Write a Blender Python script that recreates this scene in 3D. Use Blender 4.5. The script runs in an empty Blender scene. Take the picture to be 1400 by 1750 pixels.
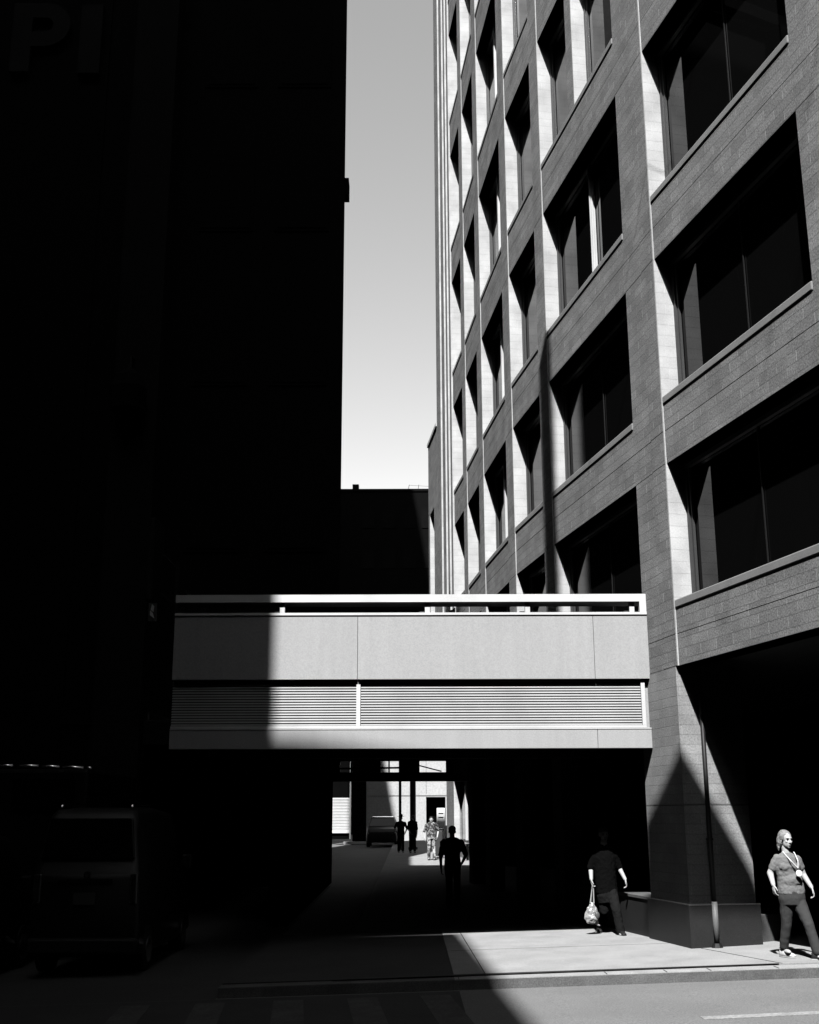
import bpy, bmesh, math, random
from mathutils import Vector, Matrix
random.seed(7)
R = math.radians
scene = bpy.context.scene
COL = scene.collection

# ------------------------------------------------------------------ camera, sky, sun, exposure
cam_data = bpy.data.cameras.new("camera")
cam = bpy.data.objects.new("camera", cam_data)
COL.objects.link(cam)
scene.camera = cam
cam_data.sensor_fit = 'HORIZONTAL'
cam_data.sensor_width = 36.0
cam_data.lens = 1989.6 / 1400 * 36.0
cam_data.clip_end = 3000
cam_data.clip_start = 0.05
_p, _r = R(14.66), R(-0.156)
_F = Vector((0, math.cos(_p), math.sin(_p))); _U0 = Vector((0, -math.sin(_p), math.cos(_p))); _X0 = Vector((1, 0, 0))
_X = math.cos(_r) * _X0 + math.sin(_r) * _U0
_U = -math.sin(_r) * _X0 + math.cos(_r) * _U0
cam.matrix_world = Matrix(((_X.x, _U.x, -_F.x, 0), (_X.y, _U.y, -_F.y, 0), (_X.z, _U.z, -_F.z, 1.85), (0, 0, 0, 1)))

SUN = Vector((0.18, 0.78, -1.0))
SX, SY = 0.18, 0.78
elev = math.atan2(1.0, math.hypot(SX, SY))
world = bpy.data.worlds.new("World")
scene.world = world
world.use_nodes = True
wn = world.node_tree
wn.nodes.clear()
sky = wn.nodes.new("ShaderNodeTexSky")
sky.sky_type = 'NISHITA'
sky.sun_disc = False
sky.sun_elevation = elev
sky.sun_rotation = R(193)
sky.air_density = 1.0
sky.dust_density = 1.0
sep = wn.nodes.new("ShaderNodeSeparateColor")          # black-and-white film behind a red filter: only the red of the sky
bg = wn.nodes.new("ShaderNodeBackground")
bg.inputs['Strength'].default_value = 0.125
wo = wn.nodes.new("ShaderNodeOutputWorld")
wn.links.new(sky.outputs[0], sep.inputs[0])
wn.links.new(sep.outputs['Red'], bg.inputs['Color'])
wn.links.new(bg.outputs[0], wo.inputs[0])

sd = bpy.data.lights.new("sun", 'SUN')
sd.energy = 5.0
sd.angle = R(0.5)
so = bpy.data.objects.new("sun", sd)
COL.objects.link(so)
so.rotation_euler = SUN.to_track_quat('-Z', 'Y').to_euler()
so.location = (-10, -40, 60)

scene.view_settings.view_transform = 'Standard'
scene.view_settings.look = 'None'
scene.view_settings.gamma = 1
scene.view_settings.exposure = 1.9
scene.render.engine = 'CYCLES'
scene.cycles.max_bounces = 5
scene.cycles.diffuse_bounces = 0

# ------------------------------------------------------------------ materials
MATS = {}
def nt(name):
    m = bpy.data.materials.new(name); m.use_nodes = True
    t = m.node_tree; b = t.nodes['Principled BSDF']
    MATS[name] = m
    return m, t, b
def g(v): return (v, v, v, 1)
def rough_mat(name, v, rough=0.8, grain=0.18, gscale=140, blot=0.12, bscale=1.3, bump=0.15, metal=0.0, spec=0.12, bdist=0.004, streak=1.0):
    """matte surface: fine grain, large soft blotches, slight bump"""
    if metal < .5: v *= 0.44
    m, t, b = nt(name)
    tc = t.nodes.new('ShaderNodeTexCoord')
    n1 = t.nodes.new('ShaderNodeTexNoise'); n1.inputs['Scale'].default_value = gscale; n1.inputs['Detail'].default_value = 3
    n2 = t.nodes.new('ShaderNodeTexNoise'); n2.inputs['Scale'].default_value = bscale; n2.inputs['Detail'].default_value = 5; n2.inputs['Roughness'].default_value = 0.6
    t.links.new(tc.outputs['Object'], n1.inputs['Vector']); mp = t.nodes.new('ShaderNodeMapping'); mp.inputs['Scale'].default_value = (1, 1, streak)
    t.links.new(tc.outputs['Object'], mp.inputs[0]); t.links.new(mp.outputs[0], n2.inputs['Vector'])
    a = t.nodes.new('ShaderNodeMapRange'); a.inputs[1].default_value = 0.3; a.inputs[2].default_value = 0.7
    a.inputs[3].default_value = 1 - grain; a.inputs[4].default_value = 1 + grain
    c = t.nodes.new('ShaderNodeMapRange'); c.inputs[1].default_value = 0.3; c.inputs[2].default_value = 0.7
    c.inputs[3].default_value = 1 - blot; c.inputs[4].default_value = 1 + blot
    t.links.new(n1.outputs[0], a.inputs[0]); t.links.new(n2.outputs[0], c.inputs[0])
    x = t.nodes.new('ShaderNodeMath'); x.operation = 'MULTIPLY'; t.links.new(a.outputs[0], x.inputs[0]); t.links.new(c.outputs[0], x.inputs[1])
    y = t.nodes.new('ShaderNodeMath'); y.operation = 'MULTIPLY'; y.inputs[1].default_value = v; t.links.new(x.outputs[0], y.inputs[0])
    t.links.new(y.outputs[0], b.inputs['Base Color'])
    bp = t.nodes.new('ShaderNodeBump'); bp.inputs['Strength'].default_value = bump; bp.inputs['Distance'].default_value = bdist
    t.links.new(n1.outputs[0], bp.inputs['Height']); t.links.new(bp.outputs[0], b.inputs['Normal'])
    b.inputs['Roughness'].default_value = rough; b.inputs['Metallic'].default_value = metal
    b.inputs['Specular IOR Level'].default_value = spec
    return m
def brick_mat(name, v, bw=0.44, rh=0.145, vary=0.25, joint_light=1.5, bedk=0.45, grain=0.6):
    """split-face block courses: raked dark bed joints, pale uneven head joints"""
    v *= 0.44; m, t, b = nt(name); L = t.links
    uv = t.nodes.new('ShaderNodeUVMap')
    nw = t.nodes.new('ShaderNodeTexNoise'); nw.inputs['Scale'].default_value = 1.7; nw.inputs['Detail'].default_value = 3
    L.new(uv.outputs[0], nw.inputs['Vector'])
    # wobble the joints a little
    wob = t.nodes.new('ShaderNodeVectorMath'); wob.operation = 'SCALE'; wob.inputs['Scale'].default_value = 0.018
    nw2 = t.nodes.new('ShaderNodeTexNoise'); nw2.inputs['Scale'].default_value = 5; L.new(uv.outputs[0], nw2.inputs['Vector'])
    L.new(nw2.outputs['Color'], wob.inputs[0])
    add = t.nodes.new('ShaderNodeVectorMath'); add.operation = 'ADD'; L.new(uv.outputs[0], add.inputs[0]); L.new(wob.outputs[0], add.inputs[1])
    br = t.nodes.new('ShaderNodeTexBrick')
    br.inputs['Scale'].default_value = 1; br.inputs['Brick Width'].default_value = bw; br.inputs['Row Height'].default_value = rh
    br.inputs['Mortar Size'].default_value = 0.006; br.inputs['Mortar Smooth'].default_value = 0.3; br.inputs['Bias'].default_value = 0
    br.inputs['Color1'].default_value = g(1 - vary); br.inputs['Color2'].default_value = g(1 + vary * 0.6); br.inputs['Mortar'].default_value = g(1)
    L.new(add.outputs[0], br.inputs['Vector'])
    sp = t.nodes.new('ShaderNodeSeparateXYZ'); L.new(add.outputs[0], sp.inputs[0])
    md = t.nodes.new('ShaderNodeMath'); md.operation = 'PINGPONG'; md.inputs[1].default_value = rh / 2; L.new(sp.outputs['Y'], md.inputs[0])
    bed = t.nodes.new('ShaderNodeMapRange'); bed.inputs[1].default_value = 0.004; bed.inputs[2].default_value = 0.012; bed.inputs[3].default_value = 1; bed.inputs[4].default_value = 0
    L.new(md.outputs[0], bed.inputs[0])
    head = t.nodes.new('ShaderNodeMath'); head.operation = 'SUBTRACT'; head.use_clamp = True; L.new(br.outputs['Fac'], head.inputs[0]); L.new(bed.outputs[0], head.inputs[1])
    nm = t.nodes.new('ShaderNodeTexNoise'); nm.inputs['Scale'].default_value = 2.6; L.new(uv.outputs[0], nm.inputs['Vector'])
    hm = t.nodes.new('ShaderNodeMapRange'); hm.inputs[1].default_value = 0.42; hm.inputs[2].default_value = 0.62; hm.inputs[3].default_value = 0.1; hm.inputs[4].default_value = joint_light
    L.new(nm.outputs[0], hm.inputs[0])
    hl = t.nodes.new('ShaderNodeMath'); hl.operation = 'MULTIPLY'; L.new(head.outputs[0], hl.inputs[0]); L.new(hm.outputs[0], hl.inputs[1])
    n1 = t.nodes.new('ShaderNodeTexNoise'); n1.inputs['Scale'].default_value = 38; n1.inputs['Detail'].default_value = 3; n1.inputs['Roughness'].default_value = 0.75
    L.new(uv.outputs[0], n1.inputs['Vector'])
    gr = t.nodes.new('ShaderNodeMapRange'); gr.inputs[1].default_value = 0.3; gr.inputs[2].default_value = 0.7; gr.inputs[3].default_value = 1 - grain; gr.inputs[4].default_value = 1 + grain
    L.new(n1.outputs[0], gr.inputs[0])
    bl = t.nodes.new('ShaderNodeMapRange'); bl.inputs[1].default_value = 0.3; bl.inputs[2].default_value = 0.7; bl.inputs[3].default_value = 0.82; bl.inputs[4].default_value = 1.18
    L.new(nw.outputs[0], bl.inputs[0])
    def mul(a, c):
        q = t.nodes.new('ShaderNodeMath'); q.operation = 'MULTIPLY'; L.new(a, q.inputs[0])
        if isinstance(c, float): q.inputs[1].default_value = c
        else: L.new(c, q.inputs[1])
        return q.outputs[0]
    bc = t.nodes.new('ShaderNodeRGBToBW'); L.new(br.outputs['Color'], bc.inputs[0])
    c0 = mul(mul(bc.outputs[0], gr.outputs[0]), bl.outputs[0])
    ad = t.nodes.new('ShaderNodeMath'); ad.operation = 'ADD'; L.new(c0, ad.inputs[0]); L.new(hl.outputs[0], ad.inputs[1])
    dk = t.nodes.new('ShaderNodeMapRange'); dk.inputs[3].default_value = 1; dk.inputs[4].default_value = bedk; L.new(mul(bed.outputs[0], nm.outputs[0]), dk.inputs[0])
    dk.inputs[1].default_value = 0; dk.inputs[2].default_value = 0.5
    c1 = mul(mul(ad.outputs[0], dk.outputs[0]), float(v))
    L.new(c1, b.inputs['Base Color'])
    hsum = t.nodes.new('ShaderNodeMath'); hsum.operation = 'SUBTRACT'; L.new(n1.outputs[0], hsum.inputs[0]); L.new(br.outputs['Fac'], hsum.inputs[1])
    bp = t.nodes.new('ShaderNodeBump'); bp.inputs['Strength'].default_value = 0.35; bp.inputs['Distance'].default_value = 0.008
    L.new(hsum.outputs[0], bp.inputs['Height']); L.new(bp.outputs[0], b.inputs['Normal'])
    b.inputs['Roughness'].default_value = 0.9; b.inputs['Specular IOR Level'].default_value = 0.15
    return m
def glass_mat(name, v=0.004, rough=0.03, spec=0.5):
    m, t, b = nt(name)
    b.inputs['Base Color'].default_value = g(v); b.inputs['Roughness'].default_value = rough; b.inputs['Specular IOR Level'].default_value = spec
    tc = t.nodes.new('ShaderNodeTexCoord'); n = t.nodes.new('ShaderNodeTexNoise'); n.inputs['Scale'].default_value = 0.6
    t.links.new(tc.outputs['Object'], n.inputs['Vector'])
    bp = t.nodes.new('ShaderNodeBump'); bp.inputs['Strength'].default_value = 0.02; bp.inputs['Distance'].default_value = 0.02
    t.links.new(n.outputs[0], bp.inputs['Height']); t.links.new(bp.outputs[0], b.inputs['Normal'])
    return m
def camo_mat(name, lo, hi, scale, thr=0.5):
    lo *= .44; hi *= .44
    m, t, b = nt(name)
    tc = t.nodes.new('ShaderNodeTexCoord'); n = t.nodes.new('ShaderNodeTexNoise'); n.inputs['Scale'].default_value = scale; n.inputs['Detail'].default_value = 2
    t.links.new(tc.outputs['Object'], n.inputs['Vector'])
    r = t.nodes.new('ShaderNodeMapRange'); r.inputs[1].default_value = thr - .04; r.inputs[2].default_value = thr + .04; r.inputs[3].default_value = lo; r.inputs[4].default_value = hi
    t.links.new(n.outputs[0], r.inputs[0]); t.links.new(r.outputs[0], b.inputs['Base Color']); b.inputs['Roughness'].default_value = 0.9
    return m

brick_mat("block", 0.24, bw=0.48, rh=0.16, vary=0.16, joint_light=1.3, bedk=0.68)
brick_mat("block_base", 0.29, joint_light=0.35, bedk=0.8, vary=0.1, grain=0.3)
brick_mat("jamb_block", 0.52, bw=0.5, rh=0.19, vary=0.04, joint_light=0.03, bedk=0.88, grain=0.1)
rough_mat("corner", 0.5, grain=0.1)
rough_mat("sill_stone", 0.27, grain=0.2)
rough_mat("granite", 0.028, rough=0.5, grain=0.35, gscale=90)
rough_mat("ledge_stone", 0.12, rough=0.6, grain=0.3, gscale=90)
rough_mat("bridge_panel", 0.37, rough=0.75, grain=0.11, gscale=55, blot=0.055, bscale=5, bump=0.1, streak=0.07)
rough_mat("bridge_trim", 0.62, rough=0.55, grain=0.06, gscale=60)
rough_mat("louvre_metal", 0.55, rough=0.55, grain=0.05)
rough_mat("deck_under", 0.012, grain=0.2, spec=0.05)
rough_mat("soffit", 0.16, grain=0.15)
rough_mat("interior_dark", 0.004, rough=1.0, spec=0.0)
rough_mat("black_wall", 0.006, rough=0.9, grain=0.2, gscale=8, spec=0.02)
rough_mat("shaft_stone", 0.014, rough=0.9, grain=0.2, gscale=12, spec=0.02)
rough_mat("sign_letter", 0.018, rough=0.8, spec=0.02)
rough_mat("tower_stone", 0.05, grain=0.2, gscale=6, spec=0.1)
rough_mat("sidewalk", 0.31, rough=0.9, grain=0.2, gscale=75, blot=0.13, bscale=1.6, bump=0.25)
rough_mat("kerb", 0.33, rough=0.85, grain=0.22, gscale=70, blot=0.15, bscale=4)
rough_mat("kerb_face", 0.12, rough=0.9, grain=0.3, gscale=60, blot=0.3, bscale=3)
rough_mat("asphalt", 0.175, rough=0.9, grain=0.3, gscale=60, blot=0.1, bscale=0.7, bump=0.35)
rough_mat("joint", 0.03); rough_mat("shaded_asphalt", 0.05, rough=0.9, grain=0.3, gscale=60, blot=0.15, bscale=1.2, bump=0.3, spec=0.1)  # second one: asphalt darkened to deepen the shade on the left ground
rough_mat("road_paint", 0.30, rough=0.8, grain=0.3, gscale=30, blot=0.25, bscale=3)
rough_mat("worn_shaded_paint", 0.08, rough=0.9, grain=0.3, gscale=30, blot=0.3, bscale=3)  # crosswalk stripes, worn and also darkened for the shade over them
rough_mat("far_wall", 0.5, rough=0.8, grain=0.12, gscale=8, blot=0.06, bscale=0.8)
rough_mat("far_dark", 0.02)
rough_mat("white_paint", 0.75, rough=0.5, grain=0.03)
rough_mat("frame_dark", 0.05, rough=0.4, grain=0.05, spec=0.4)
rough_mat("mullion_alu", 0.55, rough=0.4, grain=0.03, spec=0.5)
rough_mat("pipe_black", 0.012, rough=0.5, grain=0.1)
rough_mat("pipe_lit", 0.16, rough=0.5, grain=0.2)
rough_mat("skin", 0.46, rough=0.6, grain=0.05, gscale=40, blot=0.04, bscale=6, bump=0.05)
rough_mat("skin_dark", 0.2, rough=0.6, grain=0.05)
rough_mat("hair_blond", 0.24, rough=0.6, grain=0.45, gscale=45, bump=0.6, blot=0.2, bscale=12)
rough_mat("hair_dark", 0.012, rough=0.6, grain=0.4, gscale=60)
rough_mat("tee_grey", 0.175, rough=0.95, grain=0.12, gscale=120, bump=0.2)
rough_mat("trousers_dark", 0.05, rough=0.95, grain=0.15, gscale=120)
rough_mat("cloth_black", 0.005, rough=1.0, grain=0.2, gscale=90, spec=0.0)
rough_mat("trousers_black", 0.013, rough=1.0, grain=0.2, spec=0.0)
rough_mat("shoe_black", 0.02, rough=0.45, grain=0.1)
rough_mat("shoe_white", 0.6, rough=0.6, grain=0.1)
rough_mat("lip", 0.16); rough_mat("eye_dark", 0.02)
rough_mat("lanyard", 0.7, grain=0.05)
rough_mat("bag_plastic", 0.34, rough=0.35, grain=0.15, gscale=8, bump=0.7, bdist=0.02, spec=0.5)
rough_mat("bag_print", 0.1, rough=0.4)
camo_mat("pattern_shirt", 0.02, 0.28, 11, 0.54)
camo_mat("pattern_trousers", 0.06, 0.42, 9, 0.48)
rough_mat("car_paint", 0.009, rough=0.45, grain=0.02, spec=0.15)
rough_mat("car_black", 0.004, rough=0.5, grain=0.02, spec=0.1)
rough_mat("chrome", 0.8, rough=0.12, grain=0.02, metal=1.0)
rough_mat("tyre", 0.01); rough_mat("lamp_lens", 0.03, rough=0.2, grain=0.02, spec=0.5)
rough_mat("plate", 0.05)
glass_mat("window_glass", 0.002, 0.02, 0.3)
glass_mat("car_glass", 0.002, 0.08, 0.3)
glass_mat("black_glass", 0.0012, 0.5, 0.02)

# ------------------------------------------------------------------ mesh helpers
def uvmap(me):
    l = me.uv_layers.new(name="UVMap")
    for p in me.polygons:
        n = p.normal
        if abs(n.z) > 0.7: tx, ty = Vector((1, 0, 0)), Vector((0, 1, 0))
        else:
            tx = Vector((-n.y, n.x, 0)).normalized(); ty = Vector((0, 0, 1))
        for li in p.loop_indices:
            co = me.vertices[me.loops[li].vertex_index].co
            l.data[li].uv = (co.dot(tx), co.dot(ty))
class MB:
    def __init__(s): s.bm = bmesh.new()
    def hexa(s, v):
        vs = [s.bm.verts.new(Vector(q)) for q in v]
        for f in ((0, 3, 2, 1), (4, 5, 6, 7), (0, 1, 5, 4), (1, 2, 6, 5), (2, 3, 7, 6), (3, 0, 4, 7)):
            s.bm.faces.new([vs[i] for i in f])
        return s
    def box(s, x0, x1, y0, y1, z0, z1):
        return s.hexa([(x0, y0, z0), (x1, y0, z0), (x1, y1, z0), (x0, y1, z0), (x0, y0, z1), (x1, y0, z1), (x1, y1, z1), (x0, y1, z1)])
    def prism(s, poly, z0, z1):
        a = [s.bm.verts.new((p[0], p[1], z0)) for p in poly]; b = [s.bm.verts.new((p[0], p[1], z1)) for p in poly]
        n = len(poly)
        s.bm.faces.new(a[::-1]); s.bm.faces.new(b)
        for i in range(n): s.bm.faces.new((a[i], a[(i + 1) % n], b[(i + 1) % n], b[i]))
        return s
    def loft(s, rings, close=True):
        R_ = [[s.bm.verts.new(Vector(q)) for q in r] for r in rings]
        n = len(R_[0])
        for a, b in zip(R_[:-1], R_[1:]):
            for i in range(n): s.bm.faces.new((a[i], a[(i + 1) % n], b[(i + 1) % n], b[i]))
        if close:
            s.bm.faces.new(R_[0][::-1]); s.bm.faces.new(R_[-1])
        return s
    def tube(s, pts, rad, n=12, flat=1.0, up=None):
        """lofted tube through points; rad number or list; flat squashes along 'up'"""
        pts = [Vector(p) for p in pts]
        if not isinstance(rad, (list, tuple)): rad = [rad] * len(pts)
        rings = []
        for i, p in enumerate(pts):
            d = (pts[min(i + 1, len(pts) - 1)] - pts[max(i - 1, 0)]).normalized()
            ref = Vector(up) if up else (Vector((0, 1, 0)) if abs(d.y) < 0.9 else Vector((1, 0, 0)))
            a = d.cross(ref).normalized(); b = a.cross(d).normalized()
            rings.append([p + a * math.cos(t) * rad[i] + b * math.sin(t) * rad[i] * flat for t in [2 * math.pi * k / n for k in range(n)]])
        return s.loft(rings)
    def ell(s, c, r, rot=None, seg=16, rings=10):
        m = Matrix.Translation(Vector(c)) @ (rot.to_4x4() if rot else Matrix.Identity(4)) @ Matrix.Diagonal((r[0], r[1], r[2], 1))
        bmesh.ops.create_uvsphere(s.bm, u_segments=seg, v_segments=rings, radius=1, matrix=m)
        return s
    def cap(s, p0, p1, r0, r1, n=12, flat=1.0, up=None):
        s.tube([p0, p1], [r0, r1], n, flat, up)
        if flat == 1.0:
            s.ell(p0, (r0,) * 3, seg=n, rings=8); s.ell(p1, (r1,) * 3, seg=n, rings=8)
        return s
    def build(s, name, mat, parent=None, bevel=0, smooth=False, remesh=0, sm=0, disp=None, mats=None):
        bmesh.ops.recalc_face_normals(s.bm, faces=s.bm.faces)
        me = bpy.data.meshes.new(name); s.bm.to_mesh(me); s.bm.free()
        uvmap(me)
        me.materials.append(MATS[mat])
        o = bpy.data.objects.new(name, me); COL.objects.link(o)
        if parent:
            o.parent = parent
            o.matrix_parent_inverse = Matrix.Translation(parent.matrix_basis.translation).inverted() if parent.type == 'EMPTY' else Matrix.Identity(4)
        if remesh:
            q = o.modifiers.new("remesh", 'REMESH'); q.mode = 'VOXEL'; q.voxel_size = remesh; q.use_smooth_shade = True
            if sm:
                q = o.modifiers.new("smooth", 'SMOOTH'); q.iterations = sm; q.factor = 0.5
        if disp:
            tx = bpy.data.textures.new(name + "_folds", 'CLOUDS'); tx.noise_scale = disp[1]
            q = o.modifiers.new("folds", 'DISPLACE'); q.texture = tx; q.strength = disp[0]; q.mid_level = 0.5; q.texture_coords = 'LOCAL'
        if bevel:
            q = o.modifiers.new("bevel", 'BEVEL'); q.width = bevel; q.segments = 2; q.limit_method = 'ANGLE'
        if smooth:
            for p in me.polygons: p.use_smooth = True
        return o
def tag(o, label=None, cat=None, group=None, kind=None):
    if label: o['label'] = label
    if cat: o['category'] = cat
    if group: o['group'] = group
    if kind: o['kind'] = kind
    return o
def empty(name, loc, label, cat, group=None):
    o = bpy.data.objects.new(name, None); o.location = loc; o.empty_display_size = 0.3
    COL.objects.link(o)
    return tag(o, label, cat, group)
def struct(mb, name, mat, **k):
    return tag(mb.build(name, mat, **k), kind='structure')

def gz(x, y):
    """height of the paved ground: falls to the left, rises slowly away down the alley"""
    return 0.03 * (max(-12, min(12, x)) - 4.1) + max(0, min(y, 90) - 22) * 0.01

# ------------------------------------------------------------------ ground
def sheet(name, mat, xs, ys, dz, solid=0):
    mb = MB(); bm = mb.bm
    V = [[bm.verts.new((x, y, gz(x, y) + dz)) for x in xs] for y in ys]
    for j in range(len(ys) - 1):
        for i in range(len(xs) - 1):
            bm.faces.new((V[j][i], V[j][i + 1], V[j + 1][i + 1], V[j + 1][i]))
    if solid:
        r = bmesh.ops.extrude_face_region(bm, geom=bm.faces[:])
        for v in [q for q in r['geom'] if isinstance(q, bmesh.types.BMVert)]: v.co.z -= solid
    return struct(mb, name, mat)
sheet("ground", "asphalt", [-600, -60, -12, -6, 0, 6, 12, 60, 600], [-600, -60, -20, 0, 22, 90, 200, 900], -0.135)
# the pavement slab runs along the cross street and back down the right side of the alley
sheet("sidewalk", "sidewalk", [0.55, 2, 5, 8, 12, 30], [15.85, 18, 20, 22], 0.0, 0.3)
sheet("shaded_pavement", "shaded_asphalt", [-2.4, 0.548], [15.85, 18, 20, 22], -0.006, 0.3)  # pavement given a dark colour for the shade lying on it
sheet("shaded_road", "shaded_asphalt", [-30, -12, -6, 0, 0.6], [-8, 0, 15.4], -0.131)  # dark sheet over the road that deepens the shade there
sheet("alley_road", "shaded_asphalt", [-30, -12, -6, -2.41], [15.41, 18, 22, 37], -0.131)  # alley roadway, its colour darkened for the shade
sheet("alley_sidewalk", "sidewalk", [-1.0, 2, 5, 8, 12], [22.0, 40, 60, 74.9], 0.0, 0.3)
sheet("shaded_kerb", "kerb_face", [-2.4, 0.548], [15.50, 15.80], -0.014, 0.3)  # kerb coloured darker where it lies in shade
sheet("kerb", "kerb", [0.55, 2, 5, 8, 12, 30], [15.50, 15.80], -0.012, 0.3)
# dark open joint between slab and kerb stone, narrowing away to the right
mb = MB()
mb.hexa([(-1.0, 15.72, gz(-1, 15)+.0), (4.7, 15.82, gz(4.7, 15)+.0), (4.7, 15.86, gz(4.7, 15)), (-1.0, 15.86, gz(-1, 15)),
         (-1.0, 15.72, gz(-1, 15) + .006), (4.7, 15.80, gz(4.7, 15) + .006), (4.7, 15.86, gz(4.7, 15) + .006), (-1.0, 15.86, gz(-1, 15) + .006)])
struct(mb, "kerb_joint", "joint")
mb = MB()
for i, x in enumerate((-1, 2, 5, 8, 12)):
    pass
xs = (-2.4, 2, 5, 8, 12, 30)
for a, b in zip(xs[:-1], xs[1:]):
    mb.hexa([(a, 15.485, gz(a, 15) - .3), (b, 15.485, gz(b, 15) - .3), (b, 15.499, gz(b, 15) - .3), (a, 15.499, gz(a, 15) - .3),
             (a, 15.485, gz(a, 15) - .02), (b, 15.485, gz(b, 15) - .02), (b, 15.499, gz(b, 15) - .02), (a, 15.499, gz(a, 15) - .02)])
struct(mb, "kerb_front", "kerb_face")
mb = MB()
def groove(x0, y0, x1, y1, w=0.012, h=0.004):
    d = Vector((x1 - x0, y1 - y0)).normalized(); n = Vector((-d.y, d.x)) * w / 2
    P = [(x0 + n.x, y0 + n.y), (x0 - n.x, y0 - n.y), (x1 - n.x, y1 - n.y), (x1 + n.x, y1 + n.y)]
    mb.hexa([(p[0], p[1], gz(*p) - .01) for p in P] + [(p[0], p[1], gz(*p) + h) for p in P])
groove(0.95, 15.86, 0.85, 21.8); groove(4.75, 15.86, 4.18, 17.8); groove(8.2, 15.86, 8.2, 20)
groove(.6, 18.6, 3.9, 18.6, 0.006, 0.002)
for x in (0.6, 2.45, 3.2, 3.75, 4.6, 5.9, 7.5):
    groove(x, 15.51, x, 15.73, 0.012, -0.008)
struct(mb, "paving_joints", "joint")
mb = MB()
for (a, b) in ((3.0, 5.0), (5.0, 9.0), (9.0, 20.0)):
    mb.hexa([(x, y, gz(x, y) - .133 + z) for z in (0, .003) for x, y in ((a, 12.82 + .06 * (a - 3)), (b, 12.82 + .06 * (b - 3)), (b, 13.0 + .06 * (b - 3)), (a, 13.0 + .06 * (a - 3)))])
struct(mb, "lane_line", "road_paint")
mb = MB()
for x in (-3.5, -2.6, -1.66, -0.77, 0.11):
    dx = 0.06
    P = ((x + .34, 11.4), (x + .70, 11.4), (x + .36, 15.1), (x, 15.1))
    mb.hexa([(a, b, gz(a, b) - .130) for a, b in P] + [(a, b, gz(a, b) - .127) for a, b in P])
struct(mb, "crosswalk", "worn_shaded_paint")

# ------------------------------------------------------------------ the long block-faced office building on the right
Q = [(6.73, 6.75), (5.405, 12.295), (4.10, 17.80), (2.993, 23.50), (2.485, 26.56), (2.035, 30.50), (1.737, 33.53), (1.443, 36.18)]
PIERW = [1.27, 1.27, 1.27, 0.66, 0.78, 0.75, 0.62]
ZR = [4.07, 7.29, 10.86, 14.86, 19.30, 24.10, 29.00, 34.0]
ZS = [5.08, 8.41, 12.02, 16.10, 20.62, 25.50, 30.45, 38.0]
PR = 0.018
office = empty("brick_office_building", (4.1, 17.8, 0), "tall block-faced office building with deep dark windows filling the right side", "building")
def frame_of(i):
    a, b = Vector(Q[i]), Vector(Q[i + 1])
    e = (b - a).normalized(); o = Vector((-e.y, e.x))
    return a, e, o, (b - a).length
def P3(i, s, d, z):
    a, e, o, L = frame_of(i)
    q = a + e * s + o * d
    return (q.x, q.y, z)
def pbox(mb, i, s0, s1, d0, d1, z0, z1):
    mb.hexa([P3(i, s0, d0, z0), P3(i, s1, d0, z0), P3(i, s1, d1, z0), P3(i, s0, d1, z0), P3(i, s0, d0, z1), P3(i, s1, d0, z1), P3(i, s1, d1, z1), P3(i, s0, d1, z1)])
TH = 0.34
NB = len(Q) - 1
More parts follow.
